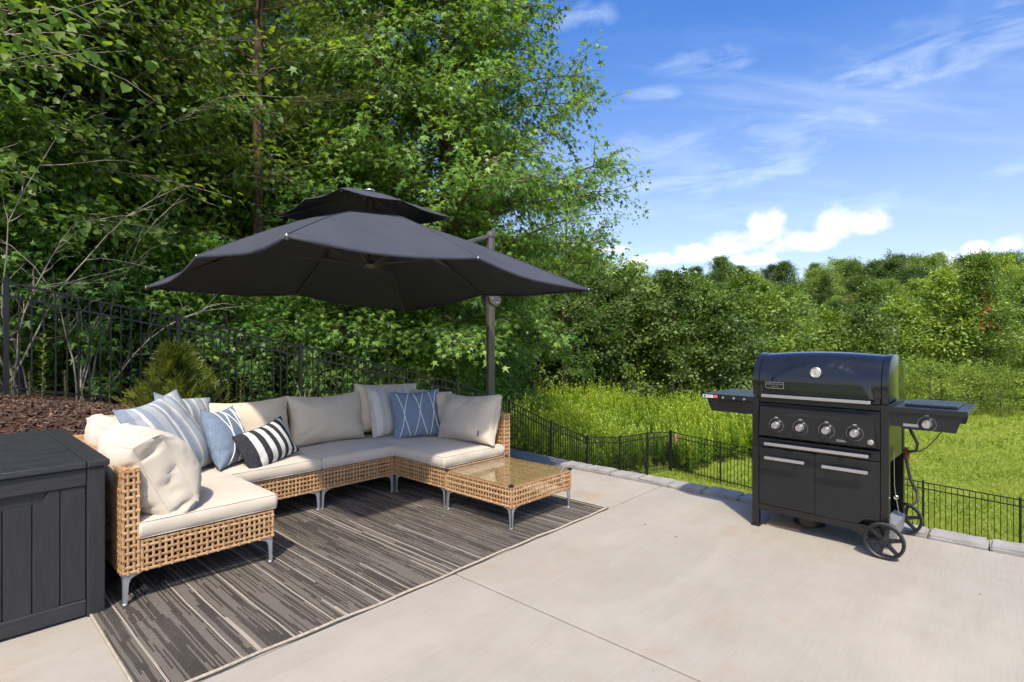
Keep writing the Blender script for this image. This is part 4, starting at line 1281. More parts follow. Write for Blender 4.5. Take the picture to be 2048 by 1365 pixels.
def leg_mesh():
    m = MB()
    # tapering angle leg with a bracket under the frame; outer corner at the origin, arms along +x and +y
    n = 7
    for (dx, dy) in ((1, 0), (0, 1)):
        poly = [(0.0, .008), (.017, .008), (.0235, ZB - .045), (.032, ZB - .022), (.052, ZB - .012), (.075, ZB - .006), (.075, ZB), (0, ZB)]
        k = len(m.v)
        for t in (0, .0045):
            for (a, h) in poly:
                m.v.append((a, t, h) if dx else (t, a, h))
        q = len(poly)
        m.f.append(tuple(k + i for i in range(q))); m.f.append(tuple(k + q + i for i in range(q - 1, -1, -1)))
        for i in range(q):
            j = (i + 1) % q
            m.f.append((k + i, k + q + i, k + q + j, k + j))
    m.lathe([(.012, 0.0), (.0125, .007), (.008, .012)], 10, o=(.009, .009, 0))
    return m.mesh('leg', M_leg, R(35))
LEG = leg_mesh()

def place_module(label, w, d, kind, loc, rz, mesh=None, mirror=False):
    t = thing('sofa_section', label, 'sofa section', (loc[0], loc[1], .0085), rz, 'wicker sofa sections')
    if mirror:
        t.scale = (-1, 1, 1)
    ms = mesh
    add('seat_frame', ms[0], t); add('back_panel', ms[1], t); add('inner_frame', ms[3], t)
    if ms[2]:
        add('side_panel', ms[2], t)
    i_ = .006
    for (x, y, a) in ((i_, i_, 0), (w - i_, i_, R(90)), (w - i_, d - i_, R(180)), (i_, d - i_, R(270))):
        add('leg', LEG, t, (x, y, 0), (0, 0, a))
    return t
MW = .666
mA = module_meshes(MW, .735, 'straight')
# back row: module fronts at y = 3.855
place_module('middle-left wicker sofa section under the black-and-white pillow', MW, .735, 'straight', (1.378, 3.855), 0, mA)
place_module('middle-right wicker sofa section with a bare seat', MW, .735, 'straight', (2.047, 3.855), 0, mA)
# left arm: back along x = .645, seat faces +x  (local y -> -x, local x -> +y)
mL = module_meshes(.694, .735, 'straight')
place_module('wicker sofa section nearest the storage box', .694, .735, 'straight', (1.380, 3.155), R(90), mL)
# right arm: back along x = 3.455, seat faces -x (local y -> +x, local x -> -y)
place_module('wicker sofa section beside the glass table', MW, .735, 'straight', (2.717, 3.855), R(-90), mA)
mC = module_meshes(.735, .735, 'corner')
place_module('left corner wicker sofa section behind the storage box', .735, .735, 'corner', (.640, 3.855), 0, mC)
place_module('right corner wicker sofa section under the blue corded pillow', .735, .735, 'corner', (3.455, 3.855), 0, mC, mirror=True)

# ------------------------------------------------------------------ glass-topped wicker table
M_glass = bpy.data.materials.new('table_glass'); M_glass.use_nodes = True
T = NT(M_glass.node_tree); T.n.remove(T.n['Principled BSDF'])
gl = T.add('ShaderNodeBsdfGlossy'); gl.inputs['Roughness'].default_value = 0.01
tr = T.add('ShaderNodeBsdfTransparent'); tr.inputs['Color'].default_value = (0.93, 0.96, 0.94, 1)
gm_ = T.add('ShaderNodeNewGeometry'); dt_ = T.add('ShaderNodeVectorMath', operation='DOT_PRODUCT'); T.link(gm_.outputs['Incoming'], dt_.inputs[0]); T.link(gm_.outputs['Normal'], dt_.inputs[1])
sch = T.math('ADD', 0.03, T.math('MULTIPLY', T.math('POWER', T.math('SUBTRACT', 1.0, T.math('ABSOLUTE', dt_.outputs['Value'])), 5.0), 0.9))
mx = T.add('ShaderNodeMixShader')
T.link(sch, mx.inputs[0]); T.link(tr.outputs[0], mx.inputs[1]); T.link(gl.outputs[0], mx.inputs[2])
T.link(mx.outputs[0], T.n['Material Output'].inputs['Surface'])
tb = thing('coffee_table', 'square wicker coffee table with a glass top', 'table', (2.702, 2.482, .0085))
TS = .684
wv = Weave(); wbox(wv, 0, 0, ZB, TS, TS, ZT - .012, top=False)
add('woven_frame', wv.mesh('woven_frame'), tb)
wv = Weave(); wv.panel((.004, .004, ZT - .012), X, Y, TS - .008, TS - .008, pw=.026, ph=.016, sw=.0235, sh=.0135, amp=.002)
add('woven_top', wv.mesh('woven_top'), tb)
m = MB().box((.012, .012, ZT - .03), (TS - .012, TS - .012, ZT - .0175))
add('inner_frame', m, tb, mt=M_in)
add('glass_top', MB().box((-.002, -.002, ZT - .0065), (TS + .002, TS + .002, ZT), .0012), tb, mt=M_glass)
M_rub = mat('black_rubber', (0.012, 0.012, 0.012), 0.6)
for (x, y) in ((0, 0), (TS, 0), (TS, TS), (0, TS)):
    sx, sy = (-.006, .022) if x == 0 else (-.022, .006), (-.006, .022) if y == 0 else (-.022, .006)
    add('corner_clip', MB().box((x + sx[0], y + sy[0], ZT - .014), (x + sx[1], y + sy[1], ZT + .003), .003), tb, mt=M_rub)
for (x, y, a) in ((.006, .006, 0), (TS - .006, .006, R(90)), (TS - .006, TS - .006, R(180)), (.006, TS - .006, R(270))):
    add('leg', LEG, tb, (x, y, 0), (0, 0, a))

# ------------------------------------------------------------------ cushions
def fabric(name, color, weave=900, var=.06, rough=.9):
    m = bpy.data.materials.new(name); m.use_nodes = True
    T = NT(m.node_tree); b = T.n['Principled BSDF']
    tc = T.add('ShaderNodeTexCoord').outputs['Object']
    n = T.noise(tc, 6, 4, .6)
    lo = tuple(x * (1 - var) for x in color); hi = tuple(min(1, x * (1 + var)) for x in color)
    c = T.mix(T.rng(n, .3, .7), lo, hi)
    T.link(c, b.inputs['Base Color'])
    b.inputs['Roughness'].default_value = rough; b.inputs['Specular IOR Level'].default_value = .2
    b.inputs['Sheen Weight'].default_value = .15
    bn = T.add('ShaderNodeBump'); bn.inputs['Strength'].default_value = .25; bn.inputs['Distance'].default_value = .0015
    T.link(T.math('ADD', T.noise(tc, weave, 2, .5), T.math('MULTIPLY', T.noise(tc, 26, 3, .6), 1.2)), bn.inputs['Height']); T.link(bn.outputs[0], b.inputs['Normal'])
    return m
M_cream = fabric('cream_canvas', (0.52, 0.46, 0.375))
M_cream_lift = fabric('cream_canvas_lifted', (0.60, 0.51, 0.39))  # same cream cloth, colour lightened and warmed to offset the parasol's shade
M_pipe = fabric('seam', (0.42, 0.36, 0.28))
M_tagm = mat('care_tag', (0.16, 0.16, 0.2), 0.8)

def seat_cushion(label, x0, y0, x1, y1, z0, z1, seed, mt=None):
    """soft-edged slab with a puffed top"""
    rr = random.Random(seed)
    w, d, h = x1 - x0, y1 - y0, z1 - z0
    n = 22; rows = []
    def pt(a, b_, sgn):
        ax = max(-1, min(1, a)); by = max(-1, min(1, b_))
        e = (1 - abs(ax) ** 10) * (1 - abs(by) ** 10)
        z = h * .5 * sgn * (.86 + .14 * e ** .5) + (.011 * (1 - ax * ax) * (1 - by * by) if sgn > 0 else 0)
        if sgn > 0:
            z += .0035 * math.sin(ax * 5 + seed) * math.sin(by * 4 + seed * 2) * e
        return (ax * w / 2 * (.993 + .007 * e), by * d / 2 * (.993 + .007 * e), z)
    def par(i):
        t = -1 + 2 * i / n
        return math.copysign(1 - (1 - abs(t)) ** 1.35, t) if t else 0
    top = [[pt(par(i), par(j), 1) for j in range(n + 1)] for i in range(n + 1)]
    bot = [[pt(par(i), par(j), -1) for j in range(n + 1)] for i in range(n + 1)]
    m = MB().grid(top); k = len(m.v); m.grid(bot)
    idx = lambda i, j: i * (n + 1) + j
    rim = [idx(i, 0) for i in range(n + 1)] + [idx(n, j) for j in range(1, n + 1)] + [idx(i, n) for i in range(n - 1, -1, -1)] + [idx(0, j) for j in range(n - 1, 0, -1)]
    # bulging boxing round the sides
    q = len(m.v); R_ = len(rim)
    for i, r_ in enumerate(rim):
        a, b_ = Vector(m.v[r_]), Vector(m.v[r_ + k])
        for f, o in ((.86, .007), (.5, .010), (.14, .007)):
            p = b_.lerp(a, f); out = Vector((a.x / (w / 2), a.y / (d / 2), 0))
            out = Vector((math.copysign(abs(out.x) ** 8, out.x), math.copysign(abs(out.y) ** 8, out.y), 0))
            bu = o * (1 + .25 * math.sin(i * .7 + seed))
            m.v.append(tuple(p + out * bu))
    for i in range(R_):
        j = (i + 1) % R_
        ring = lambda t, s: (rim[t] if s == 0 else (q + t * 3 + s - 1 if s < 4 else rim[t] + k))
        for s in range(4):
            m.f.append((ring(i, s), ring(j, s), ring(j, s + 1), ring(i, s + 1)))
    t = thing('seat_cushion', label, 'cushion', ((x0 + x1) / 2, (y0 + y1) / 2, z0), 0, 'cream seat cushions')
    o = add('pad', m.xf(Matrix.Translation((0, 0, h / 2))), t, mt=mt or M_cream, smooth=True)
    for zz in (h * .93, h * .07):
        pts = []
        for i in range(R_ + 1):
            v_ = m.v[rim[i % R_]]
            pts.append((v_[0] * 1.004, v_[1] * 1.004, zz))
        add('piping', MB().tube(pts, .0028, 5, cap=False), o, mt=mt or M_cream, smooth=True)
    return t
g_ = .006
CB = ZT + .0085 + .003; CT = .408
seat_cushion('cream seat cushion nearest the storage box', .72, 3.150, 1.392, 3.846, CB, CT, 1)
seat_cushion('cream seat cushion in the left sofa corner under the striped pillows', .725, 3.852, 1.374, 4.512, CB, CT, 2)
seat_cushion('cream seat cushion under the black-and-white striped pillow', 1.380, 3.842, 2.042, 4.512, CB, CT, 3)
seat_cushion('cream seat cushion of the middle-right section with nothing on it', 2.050, 3.842, 2.712, 4.512, CB, CT, 4)
seat_cushion('cream seat cushion in the right sofa corner', 2.720, 3.862, 3.372, 4.512, CB, CT, 5)
seat_cushion('cream seat cushion beside the glass table', 2.704, 3.190, 3.372, 3.856, CB, CT, 6)

from mathutils import noise as mnoise
def ridge(x, y, sx, sy, seed):
    """0..1 ridges: creases in cloth"""
    n = mnoise.noise(Vector((x * sx + seed * 7.3, y * sy + seed * 3.1, seed * 1.7)))
    return 1 - min(1.0, abs(n) * 2.6)
def pillow_mesh(w, h, t, p=2.6, q=.52, pinch=.07, wr=.006, seed=0, n=38, sag=0.0, boxy=0.0):
    """puffed pillow in the x-z plane, front towards -y, origin at the middle of the bottom edge. returns MB, surface function, rim indices"""
    rr = random.Random(seed); ph = [rr.uniform(0, 6.28) for _ in range(8)]
    lop = [rr.uniform(.86, 1.06) for _ in range(4)]
    def surf(a, b_, sgn):
        e = max(0.0, (1 - abs(a) ** p) * (1 - abs(b_) ** p)) ** q
        # sides drawn in between the corners, the top edge slack in the middle
        x = a * w / 2 * (1 - pinch * (1 - b_ * b_) * a * a)
        z = b_ * h / 2 * (1 - pinch * (1 - a * a) * b_ * b_)
        k = .25 * ((1 - a) * (1 - b_) * lop[0] + (1 + a) * (1 - b_) * lop[1] + (1 - a) * (1 + b_) * lop[2] + (1 + a) * (1 + b_) * lop[3])
        if b_ > 0:
            z -= .018 * h * (1 - a * a) * b_ + .012 * h * math.sin(3.1 * a + ph[0]) * b_ ** 3
        x += .010 * w * math.sin(3 * b_ + ph[1]) * abs(a) ** 3
        rim = max(abs(a), abs(b_))
        # creases: run in from the edge, strongest near corners and the lower edge
        edge = rim ** 2.2
        cr = ridge(a, b_, 1.6 if abs(b_) > abs(a) else .7, .7 if abs(b_) > abs(a) else 1.6, seed + (3 if sgn > 0 else 0)) ** 3
        cr2 = ridge(a, b_, 3.4, 3.4, seed + 11) ** 3
        wk = -wr * (1.5 * cr * (.25 + edge) + .8 * cr2 * edge) + wr * .8 * math.sin(3.3 * a + ph[2]) * math.sin(2.7 * b_ + ph[3])
        y = sgn * (t / 2 * e * k * (1 - .16 * b_) + boxy * t / 2)
        y += sgn * wk * min(1, e * 2.2)
        return Vector((x, y, z + h / 2))
    par = lambda i: math.sin((-1 + 2 * i / n) * math.pi / 2)
    fr = [[surf(par(i), par(j), -1) for j in range(n + 1)] for i in range(n + 1)]
    bk = [[surf(par(i), par(j), 1) for j in range(n + 1)] for i in range(n + 1)]
    m = MB().grid(fr); k = len(m.v); m.grid(bk)
    idx = lambda i, j: i * (n + 1) + j
    rim = [idx(i, 0) for i in range(n + 1)] + [idx(n, j) for j in range(1, n + 1)] + [idx(i, n) for i in range(n - 1, -1, -1)] + [idx(0, j) for j in range(n - 1, 0, -1)]
    R_ = len(rim)
    if boxy > 0:
        q0 = len(m.v)
        for i, r_ in enumerate(rim):
            a, b_ = Vector(m.v[r_]), Vector(m.v[r_ + k])
            c_ = Vector((0, 0, h / 2)); out = ((a + b_) / 2 - c_); out.y = 0; out.normalize()
            o2 = boxy * t * .16
            for f, o in ((.25, .8), (.5, 1.0), (.75, .8)):
                cr = ridge(i * .09, f * .8, 1, 1.3, seed + 5) ** 3
                m.v.append(tuple(a.lerp(b_, f) + out * (o * o2 * (1.2 - .9 * cr) - wr * 1.2 * cr)))
        for i in range(R_):
            j = (i + 1) % R_
            ring = lambda t_, s: (rim[t_] if s == 0 else (q0 + t_ * 3 + s - 1 if s < 4 else rim[t_] + k))
            for s in range(4):
                m.f.append((ring(i, s), ring(j, s), ring(j, s + 1), ring(i, s + 1)))
    else:
        mp = {r_ + k: r_ for r_ in rim}
        m.f = [tuple(mp.get(i, i) for i in f) for f in m.f]
    return m, surf, rim, k

def uvmesh(m, name, mt, w, h):
    me = m.mesh(name, mt, True)
    uv = me.uv_layers.new(name='UVMap')
    co = np.zeros(len(me.vertices) * 3, np.float32); me.vertices.foreach_get('co', co); co = co.reshape(-1, 3)
    li = np.zeros(len(me.loops), np.int32); me.loops.foreach_get('vertex_index', li)
    q = np.stack([co[li, 0] / w + .5, co[li, 2] / h], 1)
    uv.data.foreach_set('uv', q.astype(np.float32).ravel())
    return me

def cushion(name, label, cat, w, h, t, mt, loc, face, tilt=12, roll=0, seed=0, group=None, seam=True, seammat=None, tagged=False, cords=None, parts=None, **kw):
    """face: heading (degrees) the front looks towards; tilt: leans back; roll: turns in its own plane"""
    m, surf, rim, k = pillow_mesh(w, h, t, seed=seed, **kw)
    rim_pts = [Vector(m.v[i]) for i in rim]; rim_b = [Vector(m.v[i + k]) for i in rim]
    th = thing(name, label, cat, loc, 0, group)
    th.rotation_euler = (Matrix.Rotation(R(face + 90), 3, 'Z') @ Matrix.Rotation(R(-tilt), 3, 'X') @ Matrix.Rotation(R(roll), 3, 'Y')).to_euler()
    o = add('cover', uvmesh(m, 'cover', mt, w, h), th)
    if seam:
        if kw.get('boxy', 0) > 0:
            add('piping', MB().tube(rim_pts + rim_pts[:1], .0032, 5, cap=False), o, mt=seammat or mt, smooth=True)
            add('piping', MB().tube(rim_b + rim_b[:1], .0032, 5, cap=False), o, mt=seammat or mt, smooth=True)
        else:
            add('piping', MB().tube(rim_pts + rim_pts[:1], .004, 5, cap=False), o, mt=seammat or mt, smooth=True)
    if tagged:
        p = surf(.72, -.66, -1)
        add('care_tag', MB().box((p.x - .006, p.y - .012, p.z - .02), (p.x + .006, p.y - .003, p.z + .025)), th, mt=M_tagm)
    if cords:
        for (xc, dv, amp) in cords:
            for s_ in (-1, 1):
                pts = []
                for i in range(31):
                    bb = -.97 + 1.94 * i / 30
                    aa = xc + s_ * (amp * abs(bb + dv) ** 1.25)
                    q = surf(max(-.97, min(.97, aa)), bb, -1); pts.append((q.x, q.y - .0025, q.z))
                add('cord', MB().tube(pts, .0045, 5), o, mt=M_cord, smooth=True)
    return th
M_cord = mat('white_cord', (0.74, 0.72, 0.68), 0.9, bump=.5, bscale=400)

def stripes(name, ramp_stops, vertical=True, var=.12, weave=700, rough=.92, thread=None):
    m = bpy.data.materials.new(name); m.use_nodes = True
    T = NT(m.node_tree); b = T.n['Principled BSDF']
    tc = T.add('ShaderNodeTexCoord'); ux, uy, _ = T.sep(tc.outputs['UV'])
    ob = tc.outputs['Object']
    c = T.ramp(ux if vertical else uy, ramp_stops, 'CONSTANT')
    n = T.noise(T.mapping(tc.outputs['UV'], scale=(160, 9, 1)), 1.0, 4, .6)
    n2 = T.noise(T.mapping(tc.outputs['UV'], scale=(9, 160, 1)), 1.0, 4, .6)
    c = T.mix(T.rng(T.math('ADD', n, n2), .8, 1.2, 0, var * 2), c, (0.62, 0.63, 0.64))
    if thread is not None:
        c = thread(T, c, ux, uy)
    T.link(c, b.inputs['Base Color']); b.inputs['Roughness'].default_value = rough; b.inputs['Specular IOR Level'].default_value = .15
    bn = T.add('ShaderNodeBump'); bn.inputs['Strength'].default_value = .3; bn.inputs['Distance'].default_value = .0015
    T.link(T.noise(ob, weave, 2, .5), bn.inputs['Height']); T.link(bn.outputs[0], b.inputs['Normal'])
    return m

# cream back cushions ------------------------------------------------
SZ = CT + .004
bk = dict(p=2.7, q=.5, pinch=.06, wr=.011, boxy=.30)
cushion('back_cushion', 'cream back cushion of the middle-left section behind the blue and striped pillows', 'cushion', .68, .425, .22, M_cream_lift, (1.72, 4.375, SZ), -90, 12, 0, 3, 'sand back cushions', **dict(bk, boxy=.16))
cushion('back_cushion', 'cream back cushion standing alone on the middle-right section', 'cushion', .69, .425, .23, M_cream_lift, (2.395, 4.365, SZ), -90, 13, 0, 4, 'sand back cushions', **dict(bk, boxy=.16))
cushion('back_cushion', 'cream back cushion in the right corner behind the grey-striped pillow', 'cushion', .68, .46, .22, M_cream_lift, (3.03, 4.40, SZ + .02), -92, 10, 3, 5, 'sand back cushions', **dict(bk, boxy=.14))
cushion('back_cushion', 'cream cushion wedged in the right corner behind the blue corded pillow', 'cushion', .62, .42, .2, M_cream_lift, (3.27, 4.16, SZ), 180, 10, 0, 6, 'sand back cushions', **dict(bk, boxy=.14))
cushion('back_cushion', 'plump cream back cushion with a dark tag beside the glass table', 'cushion', .68, .42, .24, M_cream, (3.225, 3.515, SZ), 180, 15, -2, 7, 'sand back cushions', tagged=True, **dict(bk, boxy=.20))
cushion('back_cushion', 'big creased cream cushion leaning at the near end of the left arm', 'cushion', .66, .41, .27, M_cream, (.915, 3.50, SZ), 2, 24, 1, 8, 'cream back cushions', tagged=False, **dict(bk, boxy=.50, wr=.012))
cushion('back_cushion', 'cream cushion on the left arm just behind the big creased one', 'cushion', .62, .40, .20, M_cream, (.865, 4.16, SZ), 2, 14, 0, 9, 'cream back cushions', **dict(bk, boxy=.40, wr=.014))
cushion('back_cushion', 'cream cushion tucked in the left corner behind the striped pillows', 'cushion', .60, .40, .17, M_cream, (1.06, 4.40, SZ), -90, 12, 0, 10, 'cream back cushions', **dict(bk, boxy=.30))

# throw pillows ------------------------------------------------------
blue = (0.185, 0.225, 0.285); pale = (0.54, 0.515, 0.47); greyb = (0.285, 0.315, 0.345)
st1 = [(0, blue), (.10, greyb), (.17, pale), (.21, blue), (.30, pale), (.308, blue), (.325, pale), (.333, blue), (.35, pale), (.358, blue), (.375, pale), (.383, blue), (.44, pale), (.475, blue), (.56, greyb), (.60, pale), (.635, greyb), (.74, blue), (.80, pale), (.825, greyb), (.90, blue)]
M_str = stripes('blue_ticking', st1)
cushion('throw_pillow', 'large blue and cream striped pillow on the left arm of the sofa', 'pillow', .62, .58, .22, M_str, (1.20, 3.99, SZ - .012), -50, 26, -7, 11, 'throw pillows', p=2.3, pinch=.06, wr=.008)
cushion('throw_pillow', 'blue striped pillow whose corner peeks out behind the large striped one', 'pillow', .52, .52, .18, M_str, (1.25, 4.19, SZ), -55, 14, 10, 12, 'throw pillows', p=2.3, pinch=.06, wr=.007)
M_denim = stripes('denim_blue', [(0, (0.115, 0.170, 0.255)), (1, (0.115, 0.170, 0.255))], var=.12)
cushion('throw_pillow', 'blue pillow with knotted white cords beside the large striped pillow', 'pillow', .42, .43, .20, M_denim, (1.515, 4.09, SZ - .005), -48, 20, 3, 13, 'throw pillows', p=2.3, pinch=.07, wr=.006, cords=[(-.33, .0, .30), (.28, .1, .28), (.74, .05, .16)])
blk = (0.014, 0.015, 0.020); wht = (0.56, 0.55, 0.53)
st2 = [(0, blk)] + [(x, (wht if i % 2 == 0 else blk)) for i, x in enumerate((.17, .275, .375, .465, .55, .635, .715, .795, .87, .935))]
M_bw = stripes('black_white', st2, var=.03)
cushion('throw_pillow', 'small black and white striped lumbar pillow', 'pillow', .48, .30, .17, M_bw, (1.755, 3.965, SZ - .008), -70, 26, -11, 14, 'throw pillows', p=2.2, pinch=.05, wr=.006)
crm = (0.60, 0.57, 0.51); chk = (0.20, 0.20, 0.21)
def thr(T, c, ux, uy):
    s1 = T.math('SINE', T.math('MULTIPLY', uy, 330.0)); lines = T.math('SINE', T.math('MULTIPLY', ux, 400.0))
    band = T.math('LESS_THAN', T.math('FRACT', T.math('ADD', T.math('MULTIPLY', ux, 5.2), .12)), .42)
    f = T.math('MULTIPLY', band, T.math('MULTIPLY', T.math('GREATER_THAN', lines, .25), T.rng(s1, -.3, .6, .25, .9)))
    return T.mix(f, c, (0.10, 0.105, 0.115))
M_gst = stripes('grey_stitch', [(0, crm), (1, crm)], var=.05, thread=thr)
cushion('throw_pillow', 'cream pillow with dark stitched stripes in the right sofa corner', 'pillow', .49, .45, .17, M_gst, (3.0, 4.24, SZ), -88, 16, 2, 15, 'throw pillows', p=2.3, pinch=.05, wr=.005)
cushion('throw_pillow', 'blue pillow with crossing white cords in the right sofa corner', 'pillow', .46, .44, .19, M_denim, (3.07, 3.975, SZ), -118, 17, -2, 16, 'throw pillows', p=2.3, pinch=.06, wr=.004, cords=[(-.55, .05, .24), (.08, -.1, .24), (.66, -.1, .20)])
# ------------------------------------------------------------------ parasol
M_can = mat('parasol_cloth', (0.050, 0.053, 0.067), 0.74, var=0.12, vscale=3, bump=0.25, bscale=500, spec=0.25)
M_pole = mat('bronze_pole', (0.105, 0.092, 0.085), 0.42, 0.4, var=0.12, vscale=9)
M_chr = mat('bright_metal', (0.62, 0.61, 0.60), 0.25, 0.95)
M_base = mat('base_plastic', (0.055, 0.060, 0.078), 0.45, var=0.2, vscale=6, bump=0.2, bscale=120)
UC = Vector((2.5, 3.9)); UH = 1.3
par = thing('cantilever_parasol', 'black square cantilever parasol with a vented double top', 'parasol', (4.0, 3.97, 0))
O = Vector((4.0, 3.97, 0))
def tiltz(dx, dy):
    return -.0155 * (dx + dy)
def rib_end(k):
    """k = 0..7: even = middle of a side, odd = corner"""
    dx, dy = [(1, 0), (1, 1), (0, 1), (-1, 1), (-1, 0), (-1, -1), (0, -1), (1, -1)][k]
    if k == 3: dx, dy = -.985, .975
    z = (1.742 if k % 2 else 1.82) + tiltz(dx, dy) * UH * 2.0
    return Vector((UC.x + dx * UH, UC.y + dy * UH, z))
RIN, ZIN = .29, 2.315
def inner(k):
    e = rib_end(k); d = (e - Vector((UC.x, UC.y, e.z)))
    s = RIN if k % 2 == 0 else RIN * 1.36
    d.normalize()
    return Vector((UC.x, UC.y, 0)) + d * s + Vector((0, 0, ZIN - (.035 if k % 2 else 0) + tiltz(d.x, d.y) * .6))
def rib_pt(k, s):
    a, b_ = inner(k % 8), rib_end(k % 8)
    p = a.lerp(b_, s); p.z += .018 * math.sin(math.pi * s)
    return p
nS, nA = 22, 10
rows = []
for k in range(8):
    for j in range(nA):
        f = j / nA; row = []
        for i in range(nS + 1):
            s = i / nS
            p = rib_pt(k, s).lerp(rib_pt(k + 1, s), f)
            # cloth hangs between the ribs and its hem is cut in
            hang = math.sin(math.pi * f)
            p.z -= (.016 * s + .012 * s ** 4) * hang + .006 * math.sin(9 * s + k * 2) * math.sin(2 * math.pi * f) * s
            c_ = Vector((UC.x, UC.y, p.z))
            p = c_ + (p - c_) * (1 - .03 * hang * s ** 3)
            p.z += (.007 * mnoise.noise(p * 2.6) + .003 * mnoise.noise(p * 8.0)) * min(1, s * 3)
            row.append(p - O)
        rows.append(row)
m = MB().grid(rows, closeu=True)
k0 = len(m.v)
m.grid([[p - Vector((0, 0, .0025)) for p in row] for row in rows], closeu=True)
n1_ = nS + 1
for r_ in range(8 * nA):
    q = (r_ + 1) % (8 * nA)
    for e in (0, nS):
        m.f.append((r_ * n1_ + e, q * n1_ + e, k0 + q * n1_ + e, k0 + r_ * n1_ + e))
canopy = add('canopy', m, par, mt=M_can, smooth=R(50))
for k in range(8):
    add('seam', MB().tube([q + Vector((0, 0, .0015)) for q in rows[k * nA]], .0035, 5, cap=False), canopy, mt=M_can, smooth=True)
hem = [rows[r_][nS] for r_ in range(8 * nA)]
add('hem', MB().tube([p - Vector((0, 0, .008)) for p in hem + hem[:1]], .006, 5, cap=False, flat=2.0), canopy, mt=M_can, smooth=True)
for k in range(8):
    e = rib_end(k) - O
    add('rib_clip', MB().lathe([(.003, -.010), (.0075, -.005), (.0075, .003), (.003, .007)], 10, o=tuple(e + Vector((0, 0, -.002)))), canopy, mt=M_chr, smooth=True)
# vent roof
VH = .515; ZA, ZV = 2.552, 2.335; VC = UC + Vector((-.03, .03))
rows = []
for k in range(8):
    dx, dy = [(1, 0), (1, 1), (0, 1), (-1, 1), (-1, 0), (-1, -1), (0, -1), (1, -1)][k]
    dx2, dy2 = [(1, 0), (1, 1), (0, 1), (-1, 1), (-1, 0), (-1, -1), (0, -1), (1, -1)][(k + 1) % 8]
    for j in range(5):
        f = j / 5; row = []
        for i in range(11):
            s = .06 + .94 * i / 10
            zz = lambda d, c_: ZA - (ZA - ZV - (0 if c_ else .03)) * s + .012 * math.sin(math.pi * s) + tiltz(*d) * VH * s * 2
            a = Vector((VC.x + dx * VH * s, VC.y + dy * VH * s, zz((dx, dy), k % 2)))
            b_ = Vector((VC.x + dx2 * VH * s, VC.y + dy2 * VH * s, zz((dx2, dy2), (k + 1) % 2)))
            p = a.lerp(b_, f); h = math.sin(math.pi * f)
            p.z -= .012 * h * s; c_ = Vector((VC.x, VC.y, p.z)); p = c_ + (p - c_) * (1 - .03 * h * s)
            row.append(p - O)
        rows.append(row)
m = MB().grid(rows, closeu=True); k0 = len(m.v); m.grid([[p - Vector((0, 0, .0025)) for p in row] for row in rows], closeu=True)
for r_ in range(40):
    q = (r_ + 1) % 40
    for e in (0, 10):
        m.f.append((r_ * 11 + e, q * 11 + e, k0 + q * 11 + e, k0 + r_ * 11 + e))
add('vent_canopy', m, par, mt=M_can, smooth=R(50))
# mast, hub, ribs, struts
c0 = Vector((UC.x, UC.y, 0)) - O
hub = add('hub', MB().lathe([(.02, 1.905), (.055, 1.91), (.062, 1.935), (.03, 1.96), (.018, 1.98), (.018, 2.50)], 14, o=tuple(c0)), par, mt=M_pole, smooth=R(40))
add('finial', MB().lathe([(.05, 2.545), (.045, 2.556), (.02, 2.566), (.004, 2.568)], 14, o=tuple(c0)), par, mt=M_chr, smooth=True)
for k in range(8):
    pts = [rib_pt(k, i / 8) - O - Vector((0, 0, .018)) for i in range(9)]
    pts = [c0 + Vector((0, 0, ZIN + .01))] + pts
    rb = add('rib', MB().tube(pts, .0095, 4), par, mt=M_pole)
    a = c0 + Vector((0, 0, 1.937)); e = rib_pt(k, .42) - O - Vector((0, 0, .028))
    d = (e - a); d.z = 0; a = a + d.normalized() * .05
    add('strut', MB().tube([a, e], .0085, 4), rb, mt=M_pole)
    # short uprights that carry the vent roof
    dx, dy = [(1, 0), (1, 1), (0, 1), (-1, 1), (-1, 0), (-1, -1), (0, -1), (1, -1)][k]
    add('vent_rib', MB().tube([c0 + Vector((0, 0, ZA - .03)), c0 + Vector((VC.x - UC.x + dx * VH * .97, VC.y - UC.y + dy * VH * .97, ZV - .012 + (.03 if k % 2 == 0 else 0) + tiltz(dx, dy) * VH * 2))], .007, 4), par, mt=M_pole)
# pole: fluted upright with a sliding bracket
prof = []
for i in range(8):
    a = math.pi / 8 + i * math.pi / 4
    prof.append((math.cos(a) * .0475, math.sin(a) * .0475))
add('pole', MB().prism(prof, .03, 2.40, 'z'), par, mt=M_pole)
add('pole_cap', MB().lathe([(.052, 2.385), (.054, 2.41), (.05, 2.432), (.03, 2.445), (.004, 2.448)], 16), par, mt=M_pole, smooth=R(40))
top = Vector((0, 0, 2.40)); join = rib_pt(0, .40) - O + Vector((0, 0, .012))
add('top_arm', MB().tube([top + (join - top).normalized() * .045, join], .017, 8, flat=1.5), par, mt=M_pole)
low = Vector((-.035, -.005, 1.86)); lj = rib_pt(0, .34) - O - Vector((0, 0, .05))
add('support_arm', MB().tube([low, lj], .019, 8, flat=1.4), par, mt=M_pole)
br = add('bracket', MB().prism([(-.055, 1.70), (.03, 1.66), (.065, 1.68), (.07, 1.80), (.045, 1.86), (-.045, 1.90), (-.10, 1.90), (-.105, 1.84), (-.08, 1.76)], -.056, -.051), par, mt=M_pole)
add('bracket', MB().prism([(-.055, 1.70), (.03, 1.66), (.065, 1.68), (.07, 1.80), (.045, 1.86), (-.045, 1.90), (-.10, 1.90), (-.105, 1.84), (-.08, 1.76)], .051, .056), par, mt=M_pole)
for (x, z) in ((-.075, 1.86), (.03, 1.82), (.03, 1.70), (-.03, 1.74)):
    add('bolt', MB().lathe([(.009, -.062), (.009, -.056)], 8, 'y', (x, 0, z)), br, mt=M_chr)
